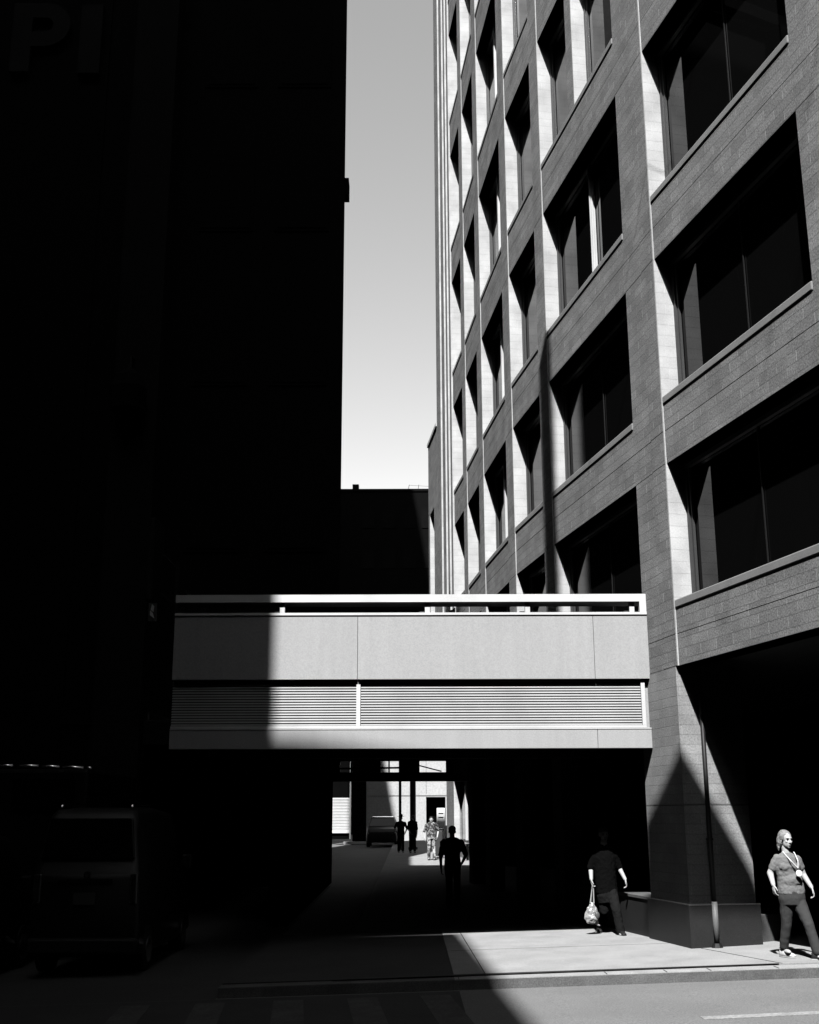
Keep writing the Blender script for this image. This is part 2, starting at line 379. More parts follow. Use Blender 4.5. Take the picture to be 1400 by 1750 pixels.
for i in range(NB):
    a, e, o, L = frame_of(i)
    w = PIERW[i]
    # pier, cut by fine bed joints at each spandrel and one vertical movement joint
    mb = MB()
    cuts = [ZR[0]] + sum([[ZR[k], (ZR[k] + ZS[k]) / 2 - 0.02] for k in range(1, 8)], [])
    cuts = sorted(set([ZR[0], (ZR[0] + ZS[0]) / 2 - .02] + cuts + [38.0]))
    parts_s = [(0.0, w)] if w < 1 else [(0.0, 0.50), (0.512, w)]
    for z0, z1 in zip(cuts[:-1], cuts[1:]):
        for (s0, s1) in parts_s:
            pbox(mb, i, s0, s1, -TH, 0 if s0 else PR, z0 + .006, z1 - .006)
            if not s0 and w < 1: pass
    pbox(mb, i, 0.004, w - .004, -TH + .01, -0.03, ZR[0] + .01, 37.9)
    mb.build("pier", "block", office)
    if w < 1 or True: pass
    # spandrels
    for k in range(8):
        z0, z1 = ZR[k], ZS[k]
        mid = (z0 + z1) / 2 - 0.02
        top = z1 - (0.13 if k < 7 else 0)
        mb = MB()
        pbox(mb, i, w + .001, L - .031, -TH, 0, z0, mid - .006)
        pbox(mb, i, w + .001, L - .031, -TH, -.03, mid - .007, mid + .007)
        pbox(mb, i, w + .001, L - .031, -TH, 0, mid + .006, top - .014)
        mb.build("spandrel", "block", office)
        mb = MB(); pbox(mb, i, w + .002, L - .032, -TH, -.008, z0 - .012, z0 - .0005)
        mb.build("soffit_shade", "interior_dark", office)  # dark underside strip, paints in the shade below the spandrel
        if k < 7:
            mb = MB(); pbox(mb, i, w + .001, L - .031, -TH - .02, .018, top, z1)
            mb.build("window_sill", "sill_stone", office, bevel=0.018)
    # pale jamb strip at the far end of the bay, also the sliver where the next bay steps forward
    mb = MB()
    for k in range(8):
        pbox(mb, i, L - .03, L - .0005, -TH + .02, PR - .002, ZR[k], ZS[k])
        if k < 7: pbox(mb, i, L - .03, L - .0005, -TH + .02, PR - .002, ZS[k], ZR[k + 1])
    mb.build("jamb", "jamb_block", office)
    # windows
    for k in range(7):
        z0, z1 = ZS[k], ZR[k + 1]
        split = (i in (0, 1, 2)) and k >= 3
        spans = [(w + .002, L - .032)]
        z1 -= .0125
        if split:
            m0 = w + (L - w) / 2 - .05
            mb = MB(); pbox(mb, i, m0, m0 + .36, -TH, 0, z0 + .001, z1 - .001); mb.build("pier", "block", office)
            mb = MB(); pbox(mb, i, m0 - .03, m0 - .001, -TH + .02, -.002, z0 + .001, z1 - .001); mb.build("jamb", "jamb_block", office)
            spans = [(w + .002, m0 - .032), (m0 + .362, L - .032)]
        for (s0, s1) in spans:
            mb = MB(); fw = 0.07
            d0, d1 = -TH - .02, -TH + .05
            pbox(mb, i, s0, s0 + fw, d0, d1, z0, z1); pbox(mb, i, s1 - fw, s1, d0, d1, z0, z1)
            pbox(mb, i, s1 - fw - .05, s1 - fw - .001, d0, d1 - .03, z0 + fw, z1 - fw)
            pbox(mb, i, s0 + fw, s1 - fw, d0, d1, z0, z0 + fw); pbox(mb, i, s0 + fw, s1 - fw, d0, d1, z1 - fw, z1)
            fr = mb.build("window", "frame_dark", office)
            mb = MB(); pbox(mb, i, s0 + .01, s1 - .01, -TH - .06, -TH - .03, z0 + .01, z1 - .01)
            mb.build("glass", "window_glass", fr)
            if s1 - s0 > 2.0 and not split:
                c = (s0 + s1) / 2
                mb = MB()
                if i == 2 and k == 2:
                    pbox(mb, i, c - .04, c - .022, d0 + .05, d1 + .02, z0 + fw, z1 - fw)
                    pbox(mb, i, c + .01, c + .028, d0 + .05, d1 + .035, z0 + fw, z1 - fw)
                    pbox(mb, i, c - .0215, c + .0095, d0, d1 - .03, z0 + fw, z1 - fw)
                    mb.build("mullion", "mullion_alu", fr)
                elif i >= 4:
                    pbox(mb, i, c - .05, c + .05, d0, d1 + .06, z0 + fw, z1 - fw); mb.build("mullion", "mullion_alu", fr)
                else:
                    pbox(mb, i, c - .012, c + .012, d0, d1 - .055, z0 + fw, z1 - fw); mb.build("mullion", "pipe_black", fr)
# ribbed end wall beyond the last bay
aF = Vector(Q[-1]); eF = Vector((-0.107, 0.994)).normalized(); oF = Vector((-eF.y, eF.x))
def fbox(mb, s0, s1, d0, d1, z0, z1):
    q = [aF + eF * s + oF * d for s, d in ((s0, d0), (s1, d0), (s1, d1), (s0, d1))]
    mb.hexa([(v.x, v.y, z0) for v in q] + [(v.x, v.y, z1) for v in q])
mb = MB(); zt = 38.0
fbox(mb, 0, .42, -.5, .05, 8.2, zt); fbox(mb, .42, .85, -.5, .10, 8.2, zt); fbox(mb, .85, 1.55, -.5, .15, 8.2, zt); fbox(mb, 1.55, 2.6, -.5, .20, 8.2, zt)
mb.build("end_wall", "block", office)
mb = MB()
for s, d in ((.42, .10), (.85, .15), (1.55, .20)):
    fbox(mb, s - .02, s - .001, d - .05, d + .004, 8.2, zt)
fbox(mb, -.02, -.001, 0, .052, 8.2, zt)
mb.build("rib", "jamb_block", office)
# lower wing beyond
mb = MB()
fbox(mb, 2.61, 5.1, -.3, .20, 12.4, 15.1); fbox(mb, 2.61, 3.5, -.3, .20, 8.2, 12.4); fbox(mb, 4.75, 5.1, -.3, .20, 8.2, 12.4)
mb.build("low_wing_wall", "block", office)
mb = MB(); fbox(mb, 2.61, 5.14, -.5, .24, 15.1, 15.22); mb.build("coping", "corner", office)
mb = MB(); fbox(mb, 3.5, 4.75, -.25, -.18, 8.2, 12.4); mb.build("glass", "window_glass", office)
mb = MB(); fbox(mb, 4.70, 4.749, -.17, .20, 8.2, 12.4); mb.build("jamb", "jamb_block", office)
# building body behind the glass, floor over the open arcade
mb = MB()
inner = []
for i in range(NB):
    inner.append(P3(i, 0, -.45, 0)[:2])
inner.append((1.443 + .6, 36.1)); inner.append((1.9, 41.0))
poly = inner + [(30, 41), (30, 6.75)]
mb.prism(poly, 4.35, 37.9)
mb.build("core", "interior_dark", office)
mb = MB()
inn2 = [P3(i, 0, -.345, 0)[:2] for i in range(NB)] + [(1.443 + .5, 36.1), (1.8, 41.0)]
mb.prism(inn2 + [(30, 41), (30, 6.75)], 4.20, 4.34)
mb.build("arcade_ceiling", "soffit", office)
mb = MB()
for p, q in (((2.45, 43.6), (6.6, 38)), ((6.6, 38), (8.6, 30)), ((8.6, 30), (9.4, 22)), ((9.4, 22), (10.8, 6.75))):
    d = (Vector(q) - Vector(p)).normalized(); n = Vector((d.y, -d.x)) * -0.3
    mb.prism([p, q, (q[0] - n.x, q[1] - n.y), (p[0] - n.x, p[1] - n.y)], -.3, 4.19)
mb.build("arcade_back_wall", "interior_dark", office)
# the big corner pier at street level
G = [(4.07, 17.86), (5.09, 18.06), (4.85, 19.6), (3.80, 19.33)]
mb = MB()
mb.prism(G, 0.60, 2.0); mb.prism(G, 2.012, 4.065)
mb.build("ground_pier", "block_base", office)
def grow(P, t):
    c = Vector((sum(p[0] for p in P) / 4, sum(p[1] for p in P) / 4))
    return [tuple(Vector(p) + (Vector(p) - c).normalized() * t) for p in P]
mb = MB(); mb.prism(grow(G, .07), -.4, 0.585); mb.build("plinth", "granite", office)
mb = MB(); mb.prism(grow(G, .075), 0.586, 0.60); mb.build("plinth_ledge", "ledge_stone", office)
# dark infill wall left of the pier with a ledge, and a low wall right of it
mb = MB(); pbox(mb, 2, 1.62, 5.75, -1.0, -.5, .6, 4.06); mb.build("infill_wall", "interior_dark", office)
mb = MB(); pbox(mb, 2, 1.62, 5.75, -1.0, -.02, -.4, .56); mb.build("plinth", "granite", office)
mb = MB(); pbox(mb, 2, 1.62, 5.75, -.49, .0, .561, .6); mb.build("plinth_ledge", "ledge_stone", office)
mb = MB(); mb.prism([(5.18, 18.3), (5.6, 18.5), (5.45, 19.5), (5.05, 19.3)], -.3, .42); mb.build("low_wall", "ledge_stone", office, bevel=.01)
for i in (3, 4, 5, 6):
    mb = MB(); pbox(mb, i, 0, PIERW[i], -TH, PR, -.4, 4.065); mb.build("ground_pier", "block_base", office)
for i in (0, 1):
    mb = MB(); pbox(mb, i, 0, 1.27, -1.2, 0, -.4, 4.065); mb.build("ground_pier", "block_base", office)
# downpipe in front of the pier
pipe = empty("downpipe", (4.42, 17.84, 0.01), "thin black downpipe in front of the skewed face of the corner pier", "pipe")
mb = MB(); mb.tube([(4.42, 17.84, .62), (4.42, 17.84, 3.72)], .034, 14); mb.build("pipe", "pipe_black", pipe, smooth=True)
mb = MB(); mb.tube([(4.42, 17.82, .06), (4.42, 17.82, .64)], .042, 14); mb.build("lit_pipe_end", "pipe_lit", pipe, smooth=True)  # lighter lower end paints in the sun that reaches it
mb = MB(); mb.tube([(4.42, 17.82, .012), (4.42, 17.82, .07)], [.085, .055], 14); mb.build("foot", "pipe_black", pipe)
for z in (1.5, 3.3):
    mb = MB(); mb.box(4.38, 4.46, 17.80, 17.98, z, z + .03); mb.build("bracket", "pipe_black", pipe)

# ------------------------------------------------------------------ skybridge / deck over the alley
BY = 18.90
X0b, X1b = -3.85, 3.885
deck = empty("skybridge", (0, BY, 2.9), "pale panelled skybridge spanning the alley with a long louvre band and top rail", "bridge")
def part(name, mat, f, parent=deck, **k):
    mb = MB(); f(mb); return mb.build(name, mat, parent, **k)
for (a, b) in ((X0b, -.856), (-.848, 2.995), (3.003, X1b)):
    part("upper_panel", "bridge_panel", lambda m: m.box(a, b, BY, BY + .22, 4.0, 5.04))
for (a, b) in ((X0b, 2.995), (3.003, X1b - .02)):
    part("lower_fascia", "bridge_panel", lambda m: m.box(a, b, BY + .01, BY + .22, 2.90, 3.195))
part("ledge", "bridge_trim", lambda m: m.box(X0b, X1b, BY - .02, BY + .25, 5.045, 5.085))
part("fascia_trim", "bridge_trim", lambda m: m.box(X0b, X1b - .02, BY, BY + .12, 3.2, 3.215))
part("louvre_sill", "bridge_trim", lambda m: m.box(X0b, 3.80, BY + .05, BY + .22, 3.222, 3.26))
for (a, b) in ((X0b, -.87), (-.80, 3.735)):
    mb = MB()
    h = (3.99 - 3.265) / 17
    for k in range(17):
        z = 3.268 + k * h
        mb.hexa([(a, BY + .09, z), (b, BY + .09, z), (b, BY + .14, z + .012), (a, BY + .14, z + .012), (a, BY + .09, z + .020), (b, BY + .09, z + .020), (b, BY + .14, z + .032), (a, BY + .14, z + .032)])
    mb.build("louvre", "louvre_metal", deck)
part("louvre_backing", "interior_dark", lambda m: m.box(X0b, 3.8, BY + .19, BY + .21, 3.261, 3.999))
part("louvre_mullion", "bridge_trim", lambda m: m.box(-.868, -.802, BY + .06, BY + .17, 3.262, 3.998))
part("louvre_end_frame", "bridge_trim", lambda m: m.box(3.738, 3.80, BY + .05, BY + .18, 3.262, 3.998))
part("end_cheek", "bridge_panel", lambda m: m.box(3.802, X1b - .02, BY + .11, BY + .22, 3.216, 3.999))
part("top_rail", "bridge_trim", lambda m: m.box(X0b, X1b, BY, BY + .47, 5.265, 5.39))
part("end_post", "bridge_trim", lambda m: m.box(3.775, X1b, BY, BY + .12, 5.086, 5.264))
for x in (-2.1, .29, 1.94, 3.66):
    part("rail_post", "bridge_trim", lambda m: m.box(x - .04, x + .04, BY + .06, BY + .14, 5.086, 5.264))
    part("rail_cleat", "frame_dark", lambda m: m.box(x - .13, x - .05, BY + .08, BY + .2, 5.086, 5.12))
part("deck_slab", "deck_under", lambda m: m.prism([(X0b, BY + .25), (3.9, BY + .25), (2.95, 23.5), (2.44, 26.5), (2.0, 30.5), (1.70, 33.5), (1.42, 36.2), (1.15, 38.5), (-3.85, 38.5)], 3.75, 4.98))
# rear beam with three openings
mb = MB(); y0, y1 = 38.1, 38.5; zb, zt_ = 2.94, 3.74
hol = [(-2.25, -1.55), (-.95, -.33), (.3, 1.15)]
xs = [-2.52] + sum([[a, b] for a, b in hol], []) + [3.2]
for a, b in zip(xs[:-1], xs[1:]):
    if (a, b) in hol:
        mb.box(a, b, y0, y1, zb, 3.22); mb.box(a, b, y0, y1, 3.58, zt_)
    else: mb.box(a, b, y0, y1, zb, zt_)
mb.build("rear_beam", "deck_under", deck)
mb = MB(); mb.box(-1.9, -1.84, 37.9, 38.0, 3.0, 3.74); mb.tube([(.3, 38.02, 3.42), (1.0, 38.02, 3.24)], .02, 8); mb.tube([(-2.52, 37.95, 3.33), (.3, 37.95, 3.36)], .03, 8); mb.box(-.7, -.65, 38.0, 38.05, 3.2, 3.6)
mb.build("service_pipes", "far_dark", deck)
part("side_wall", "interior_dark", lambda m: m.box(-2.9, -2.49, 25.0, 38.5, -.4, 3.74))
part("right_side_wall", "interior_dark", lambda m: m.box(2.52, 2.62, 38.0, 43.4, -.2, 3.7))
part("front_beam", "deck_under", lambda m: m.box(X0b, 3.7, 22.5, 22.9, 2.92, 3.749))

# ------------------------------------------------------------------ dark buildings on the left
left = empty("dark_left_building", (-6, 25, 0), "huge unlit building filling the left of the picture, its right edge against the sky", "building")
def lp(name, mat, f, parent=left, **k):
    mb = MB(); f(mb); return mb.build(name, mat, parent, **k)
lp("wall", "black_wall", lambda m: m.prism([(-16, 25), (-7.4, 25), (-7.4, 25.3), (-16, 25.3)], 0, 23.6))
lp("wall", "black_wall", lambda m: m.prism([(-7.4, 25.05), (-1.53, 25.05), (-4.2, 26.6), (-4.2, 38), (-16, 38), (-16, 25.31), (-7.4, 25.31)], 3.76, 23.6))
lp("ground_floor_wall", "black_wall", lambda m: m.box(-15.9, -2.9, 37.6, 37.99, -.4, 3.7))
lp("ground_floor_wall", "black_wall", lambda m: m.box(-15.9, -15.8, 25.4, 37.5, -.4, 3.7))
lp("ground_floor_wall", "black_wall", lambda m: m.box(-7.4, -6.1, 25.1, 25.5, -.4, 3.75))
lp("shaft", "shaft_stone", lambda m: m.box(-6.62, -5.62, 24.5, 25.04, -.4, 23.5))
for z in (7.5, 11.4, 15.3, 19.2):
    for x in (-13.5, -11.4, -5.0, -3.2):
        if x < -8 and z > 16: continue
        f = lp("window", "black_wall", lambda m: (m.box(x, x + 1.3, 24.98 if x < -8 else 25.02, 25.03 if x < -8 else 25.08, z, z + 2.0)))
        mb = MB(); yy = 24.96 if x < -8 else 25.0
        mb.box(x + .08, x + 1.22, yy, yy + .015, z + .08, z + 1.92); mb.build("pane", "black_wall", f)
lp("cornice", "black_wall", lambda m: m.box(-16.2, -1.45, 24.7, 25.0, 23.61, 24.0))
wb = empty("wall_box", (-1.5, 25.1, 16.3), "small dark box fixed high on the right edge of the black building", "fixture")
mb = MB(); mb.box(-1.56, -1.44, 25.1, 25.5, 16.31, 16.75); mb.build("housing", "black_wall", wb, bevel=.01)
mb = MB(); mb.box(-1.62, -1.5, 25.2, 25.3, 16.35, 16.4); mb.build("bracket", "frame_dark", wb)
# sign letters
sgn = empty("wall_sign", (-9, 25, 19.5), "large dim capital letters PI high on the dark wall at upper left", "sign")
def letter(ch, x, z, h, w):
    mb = MB(); y0, y1 = 24.86, 24.99; st = .48
    if ch == 'I': mb.box(x, x + w, y0, y1, z, z + h)
    else:
        # P as an extruded outline with a bowl
        cy, r = z + h - .62, .62
        out = [(x, z), (x + st, z), (x + st, z + h - 1.24)]
        bx = x + .80
        out += [(bx + r * math.cos(t), cy + r * math.sin(t)) for t in [R(-90 + 180 * k / 14) for k in range(15)]]
        out += [(x, z + h)]
        inn = [(x + st, cy - .2), (bx, cy - .2)] + [(bx + .2 * math.cos(t), cy + .2 * math.sin(t)) for t in [R(-70 + 140 * k / 8) for k in range(9)]] + [(bx, cy + .2), (x + st, cy + .2)]
        bm = mb.bm
        # stem, bars and bowl as separate convex pieces fused in one mesh
        mb.box(x, x + st, y0, y1, z, z + h)
        mb.box(x + st, bx, y0, y1, z + h - .42, z + h); mb.box(x + st, bx, y0, y1, cy - r, cy - .2)
        ro, ri = r, .2
        N = 14
        for k in range(N):
            t0, t1 = R(-90 + 180 * k / N), R(-90 + 180 * (k + 1) / N)
            P = [(bx + q * math.cos(t), cy + q * math.sin(t)) for q, t in ((ri, t0), (ro, t0), (ro, t1), (ri, t1))]
            mb.hexa([(p[0], y0, p[1]) for p in P] + [(p[0], y1, p[1]) for p in P])
    return mb.build("letter_" + ch.lower(), "sign_letter", sgn)
letter('P', -9.80, 19.55, 1.95, .5); letter('I', -8.12, 19.5, 1.95, .53)
lan = empty("wall_lantern", (-6.2, 24.3, 10.3), "black lantern hanging on the paler shaft of the dark building", "lamp")
mb = MB(); mb.loft([[( -6.2 + r * math.cos(t), 24.2 + r * math.sin(t), z) for t in [k * math.pi / 4 for k in range(8)]] for r, z in ((.1, 10.3), (.38, 10.5), (.42, 11.0), (.3, 11.3), (.06, 11.5))]); mb.build("housing", "black_wall", lan)
mb = MB(); mb.tube([(-6.2, 24.2, 11.45), (-6.2, 24.2, 11.8), (-6.2, 24.5, 11.8)], .03, 8); mb.build("arm", "car_black", lan)
bl1 = empty("streak_panel", (-4.98, 22, 5.8), "tall narrow grey panel standing in for a lit streak, left of the other one", "sign", "lit streaks on the dark left building")  # paler panels shaped as the lit window-reflection streaks on the wall
mb = MB(); mb.box(-5.06, -4.92, 21.9, 22.8, 5.84, 7.5); mb.build("panel", "sign_letter", bl1, bevel=.05)
mb = MB(); mb.tube([(-5.0, 22.5, 7.0), (-5.0, 25.0, 7.0)], .02, 8); mb.tube([(-5.0, 22.5, 6.2), (-5.0, 25.0, 6.2)], .02, 8); mb.build("bracket", "frame_dark", bl1)
bl2 = empty("streak_panel", (-4.46, 22, 5.4), "dim panel standing in for a lit streak nearer the bridge, slightly lower and darker than its neighbour", "sign", "lit streaks on the dark left building")
mb = MB(); mb.box(-4.52, -4.41, 21.9, 22.6, 5.43, 6.62); mb.build("panel", "shaft_stone", bl2, bevel=.04)
mb = MB(); mb.tube([(-4.46, 22.5, 6.2), (-4.46, 25.0, 6.2)], .02, 8); mb.build("bracket", "frame_dark", bl2)
nt_ = empty("small_notice", (-4.85, 21.9, 5.5), "tiny white notice with scrawled marks hanging under the tall streak panel", "notice")
mb = MB()
mb.hexa([(-4.92, 21.85, 5.66), (-4.87, 21.85, 5.62), (-4.87, 21.87, 5.62), (-4.92, 21.87, 5.66), (-4.90, 21.85, 5.77), (-4.86, 21.85, 5.73), (-4.86, 21.87, 5.73), (-4.90, 21.87, 5.77)])
mb.hexa([(-4.93, 21.85, 5.56), (-4.85, 21.85, 5.50), (-4.85, 21.87, 5.50), (-4.93, 21.87, 5.56), (-4.93, 21.85, 5.65), (-4.88, 21.85, 5.60), (-4.88, 21.87, 5.60), (-4.93, 21.87, 5.65)])
mb.build("mark", "white_paint", nt_)
mb = MB(); mb.box(-4.97, -4.81, 21.88, 21.90, 5.45, 5.80); mb.build("board", "frame_dark", nt_)
hs = empty("hanging_sign_box", (-4.67, 22, 3.1), "squarish dim sign box hanging near the bridge's left end", "sign")
mb = MB(); mb.box(-4.98, -4.36, 22.0, 22.15, 3.13, 3.61); mb.build("box", "shaft_stone", hs, bevel=.03)
mb = MB(); mb.tube([(-4.9, 22.07, 3.6), (-4.9, 22.07, 3.75), (-4.9, 25.0, 3.75)], .02, 8); mb.build("bracket", "frame_dark", hs)

# unseen buildings: the first two shade the left, the rest are added light blockers
t1 = MB(); t1.prism([(-30, -14), (-9.9, -14), (-6.1, 2.0), (-30, 2.0)], 0, 51.7)
tag(t1.build("shade_tower", "tower_stone"), "tall plain tower standing across the cross street, behind and left of the viewer", "building")
t2 = MB(); t2.prism([(-9.5, -26), (-3.43, -26), (-4.57, -2.36), (-6.4, -2.12), (-9.5, -1.9)], 0, 30.0)
tag(t2.build("shade_annex", "tower_stone"), "lower narrow annex built against the tall tower behind the viewer", "building")
t3 = MB(); t3.prism([(9.5, -30), (30, -30), (30, 3), (9.5, 3)], 0, 100)  # this and the next three added to shut out sky light
tag(t3.build("sky_block_corner", "tower_stone"), "plain unseen block added behind and right of the viewer to cut sky light", "building")
t4 = MB(); t4.prism([(-70, 0), (-32, 0), (-32, 60), (-70, 60)], 0, 90)
tag(t4.build("sky_block_left", "tower_stone"), "broad unseen block added at the left street end to cut sky light", "building")
t5 = MB(); t5.prism([(-20, -75), (30, -75), (30, -60), (-20, -60)], 0, 78)
tag(t5.build("sky_block_back", "tower_stone"), "long unseen block added far behind the viewer to cut sky light", "building")
t6 = MB(); t6.prism([(45, -30), (70, -30), (70, 50), (45, 50)], 0, 110)
tag(t6.build("sky_block_right", "tower_stone"), "broad unseen block added at the right street end to cut sky light", "building")
t7 = MB(); t7.prism([(-25, 62), (-8.5, 62), (-8.5, 74), (-25, 74)], 0, 82)  # added to throw shade on the far black building
tag(t7.build("shade_block_alley", "tower_stone"), "tall unseen block added left of the alley to shade the far black building", "building")
t9 = MB(); t9.prism([(-8.7, 38.2), (-3.2, 38.2), (-3.2, 46), (-8.7, 46)], 0, 37.2)  # added to darken the alley ground past the sunlit patch
tag(t9.build('shade_block_ground', 'tower_stone'), 'broad unseen block added to shade the alley ground beyond the sunlit patch', 'building')
t8 = MB(); t8.prism([(-10.6, 38.2), (-8.75, 38.2), (-8.75, 46), (-10.6, 46)], 0, 45)  # added to throw the slanting shadow on the far wall
tag(t8.build("shade_block_wall", "tower_stone"), "slim unseen block added to cast the shadow on the far wall", "building")
t10 = MB(); t10.prism([(-31.9, 26), (-17, 26), (-17, 60), (-31.9, 60)], 0, 90)  # added to close off more sky over the shaded street
tag(t10.build("sky_block_west", "tower_stone"), "very tall unseen block added left of the dark building to cut sky light", "building")
t11 = MB(); t11.prism([(14, 8), (29, 8), (29, 60), (14, 60)], 38.1, 105)  # added above the office building to close off more sky
tag(t11.build("sky_block_rear", "tower_stone"), "tall unseen block added behind the block-faced office building to cut sky light", "building")
# two unseen boards with cables, added and shaped to cast the office building's shadows
bn = empty("stripe_shadow_caster", (1.5, 17.0, 20), "added narrow banner hung on a cable beside the office building, above the view", "blocker")
STRIPE_X, STRIPE_Y = 2.95, 23.70
def sback(x, y, z, t): return (x - SX * t, y - SY * t, z + t)
mb = MB()
tt = 14.5
nb = Vector((-.98, -.19))
c0 = Vector(sback(STRIPE_X, STRIPE_Y, 5.2, tt)); c1 = Vector(sback(STRIPE_X, STRIPE_Y, 11.95, tt))
pw = Vector((0.974, -.225, 0)) * .18
mb.hexa([c0 - pw, c0 + pw, c0 + pw + Vector((0, .03, 0)), c0 - pw + Vector((0, .03, 0)), c1 - pw, c1 + pw + Vector((0, 0, -.25)), c1 + pw + Vector((0, .03, -.25)), c1 - pw + Vector((0, .03, 0))])
mb.build("shade_strip", "tower_stone", bn)
mb = MB(); mb.tube([c1, (5.3, c1.y - .3, c1.z + .4)], .008, 6); mb.build("cable", "pipe_black", bn)
mb = MB(); mb.tube([c0, (5.3, c0.y - .3, c0.z)], .008, 6); mb.build("cable", "pipe_black", bn)
sh = empty("pier_shadow_caster", (0.8, 4, 20), "six-sided board added high over the viewer, shaped to cast the pier shadow", "sign")
mb = MB(); hh = 20.0
foot = [(4.12, 18.2), (5.34, 18.42), (5.27, 18.85), (4.60, 20.02), (4.08, 20.75), (3.80, 19.75)]
mb.prism([(x - SX * hh, y - SY * hh) for x, y in foot], hh, hh + .04)
mb.build("board", "tower_stone", sh)
mb = MB(); mb.tube([(.9, 3.5, hh + .04), (6.6, 7.2, hh + 3)], .008, 6); mb.build("cable", "pipe_black", sh)
mb = MB(); mb.tube([(.7, 4.2, hh + .04), (-4.6, -2.3, hh + 5)], .008, 6); mb.build("cable", "pipe_black", sh)

# ------------------------------------------------------------------ what lies beyond the deck
fb = empty("far_black_building", (-2, 110, 0), "black building closing the alley, seen above the skybridge against the sky", "building")
mb = MB(); mb.box(-16, 6, 110, 130, 0, 32.7); mb.build("wall", "black_glass", fb)
mb = MB(); mb.box(-16, 6.1, 109.9, 130, 32.71, 32.96); mb.build("parapet", "black_wall", fb)
mb = MB(); mb.box(-5.62, -5.0, 110.5, 111.2, 32.97, 33.6); mb.build("chimney", "black_wall", fb)
mb = MB()
for x in (-.1, .85): mb.tube([(x, 110.2, 32.96), (x + .08, 110.2, 33.45)], .025, 6)
mb.tube([(-.02, 110.2, 33.4), (2.4, 110.2, 33.25)], .015, 6)
mb.build("roof_railing", "frame_dark", fb)
for z in range(5, 31, 4):
    for x in (-4.6, -2.6, -.6, 1.2):
        mb = MB(); mb.box(x, x + 1.2, 109.93, 109.99, z, z + 2); w_ = mb.build("window", "black_wall", fb)
fw = empty("far_wall", (0, 75, .5), "bright sunlit wall with a dark doorway at the end of the covered alley", "wall")
def fp(name, mat, f, parent=fw, **k):
    mb = MB(); f(mb); return mb.build(name, mat, parent, **k)
fp("wall_panel", "far_wall", lambda m: (m.box(-3.6, .99, 75, 75.4, 0, 8), m.box(1.01, 2.2, 75, 75.4, 3.03, 8), m.box(2.2, 5, 75, 75.4, 0, 8)))
fp("doorway", "interior_dark", lambda m: (m.box(1.0, 2.2, 75.9, 76.0, 0, 3.3), m.box(.9, 1.0, 75.4, 75.9, 0, 3.3), m.box(2.2, 2.3, 75.4, 75.9, 0, 3.3), m.box(1.0, 2.2, 75.4, 76, 3.04, 3.3)))
fp("band", "far_wall", lambda m: m.box(-3.6, 5, 74.96, 74.995, 3.12, 3.2))
fp("dark_panel", "interior_dark", lambda m: m.box(-3.60, -2.75, 74.9, 74.99, .2, 7.9))
ls = empty("louvre_screen", (-4.3, 75.5, .8), "bright slatted screen with a white post left of the far wall", "screen")
mb = MB()
for k in range(21):
    z = 1.08 + k * .092
    mb.hexa([(-4.9, 75.3, z), (-3.72, 75.3, z), (-3.72, 75.36, z + .03), (-4.9, 75.36, z + .03), (-4.9, 75.3, z + .05), (-3.72, 75.3, z + .05), (-3.72, 75.36, z + .07), (-4.9, 75.36, z + .07)])
mb.box(-4.9, -3.72, 75.25, 75.35, .86, 1.06)
mb.build("slats", "white_paint", ls)
mb = MB(); mb.box(-3.80, -3.71, 75.2, 75.29, .5, 7); mb.build("post", "white_paint", ls)
mb = MB(); mb.box(-5.0, -3.71, 75.38, 75.45, .5, 8); mb.build("backing", "interior_dark", ls)
mb = MB(); mb.box(-4.1, -2.7, 74.2, 74.9, gz(-3, 74) - .1, gz(-3, 74) + .05); tag(mb.build("far_kerb", "white_paint"), kind='structure')
for (x, y, r, lab) in ((-.51, 60, .07, "thinner dark post behind the man in a hat"), (.13, 60, .15, "thicker dark post beside the second standing man")):
    pe = empty("alley_post", (x, y, gz(x, y)), lab, "post", "dark posts at the far end of the alley")
    mb = MB(); mb.tube([(x, y, gz(x, y) + .1), (x, y, 8)], r, 12); mb.build("shaft", "pipe_black", pe, smooth=True)
    mb = MB(); mb.tube([(x, y, gz(x, y)), (x, y, gz(x, y) + .12)], r * 1.6, 12); mb.build("foot", "pipe_black", pe)
# white notice stand / cabinet in front of the doorway
cab = empty("white_cabinet", (1.9, 74, .5), "white cabinet with dark lines standing in the far doorway", "cabinet")
mb = MB(); mb.box(1.62, 2.12, 73.6, 74.2, .5, 2.35); mb.build("body", "white_paint", cab, bevel=.03)
mb = MB(); mb.box(1.72, 2.02, 73.57, 73.595, 2.02, 2.06); mb.box(1.72, 2.02, 73.57, 73.595, 1.78, 1.82); mb.build("label_strips", "frame_dark", cab)
bin_ = empty("litter_bin", (1.1, 49.3, .25), "dark upright bin beside the man in patterned clothes", "bin")
mb = MB(); mb.loft([[(1.13 + a * r, 49.9 + b * r, z) for a, b in ((-1, -1), (1, -1), (1, 1), (-1, 1))] for r, z in ((.16, .28), (.2, 1.3))]); mb.build("body", "frame_dark", bin_, bevel=.03)
mb = MB(); mb.box(.9, 1.36, 49.67, 50.13, 1.3, 1.38); mb.build("lid", "pipe_black", bin_, bevel=.03)
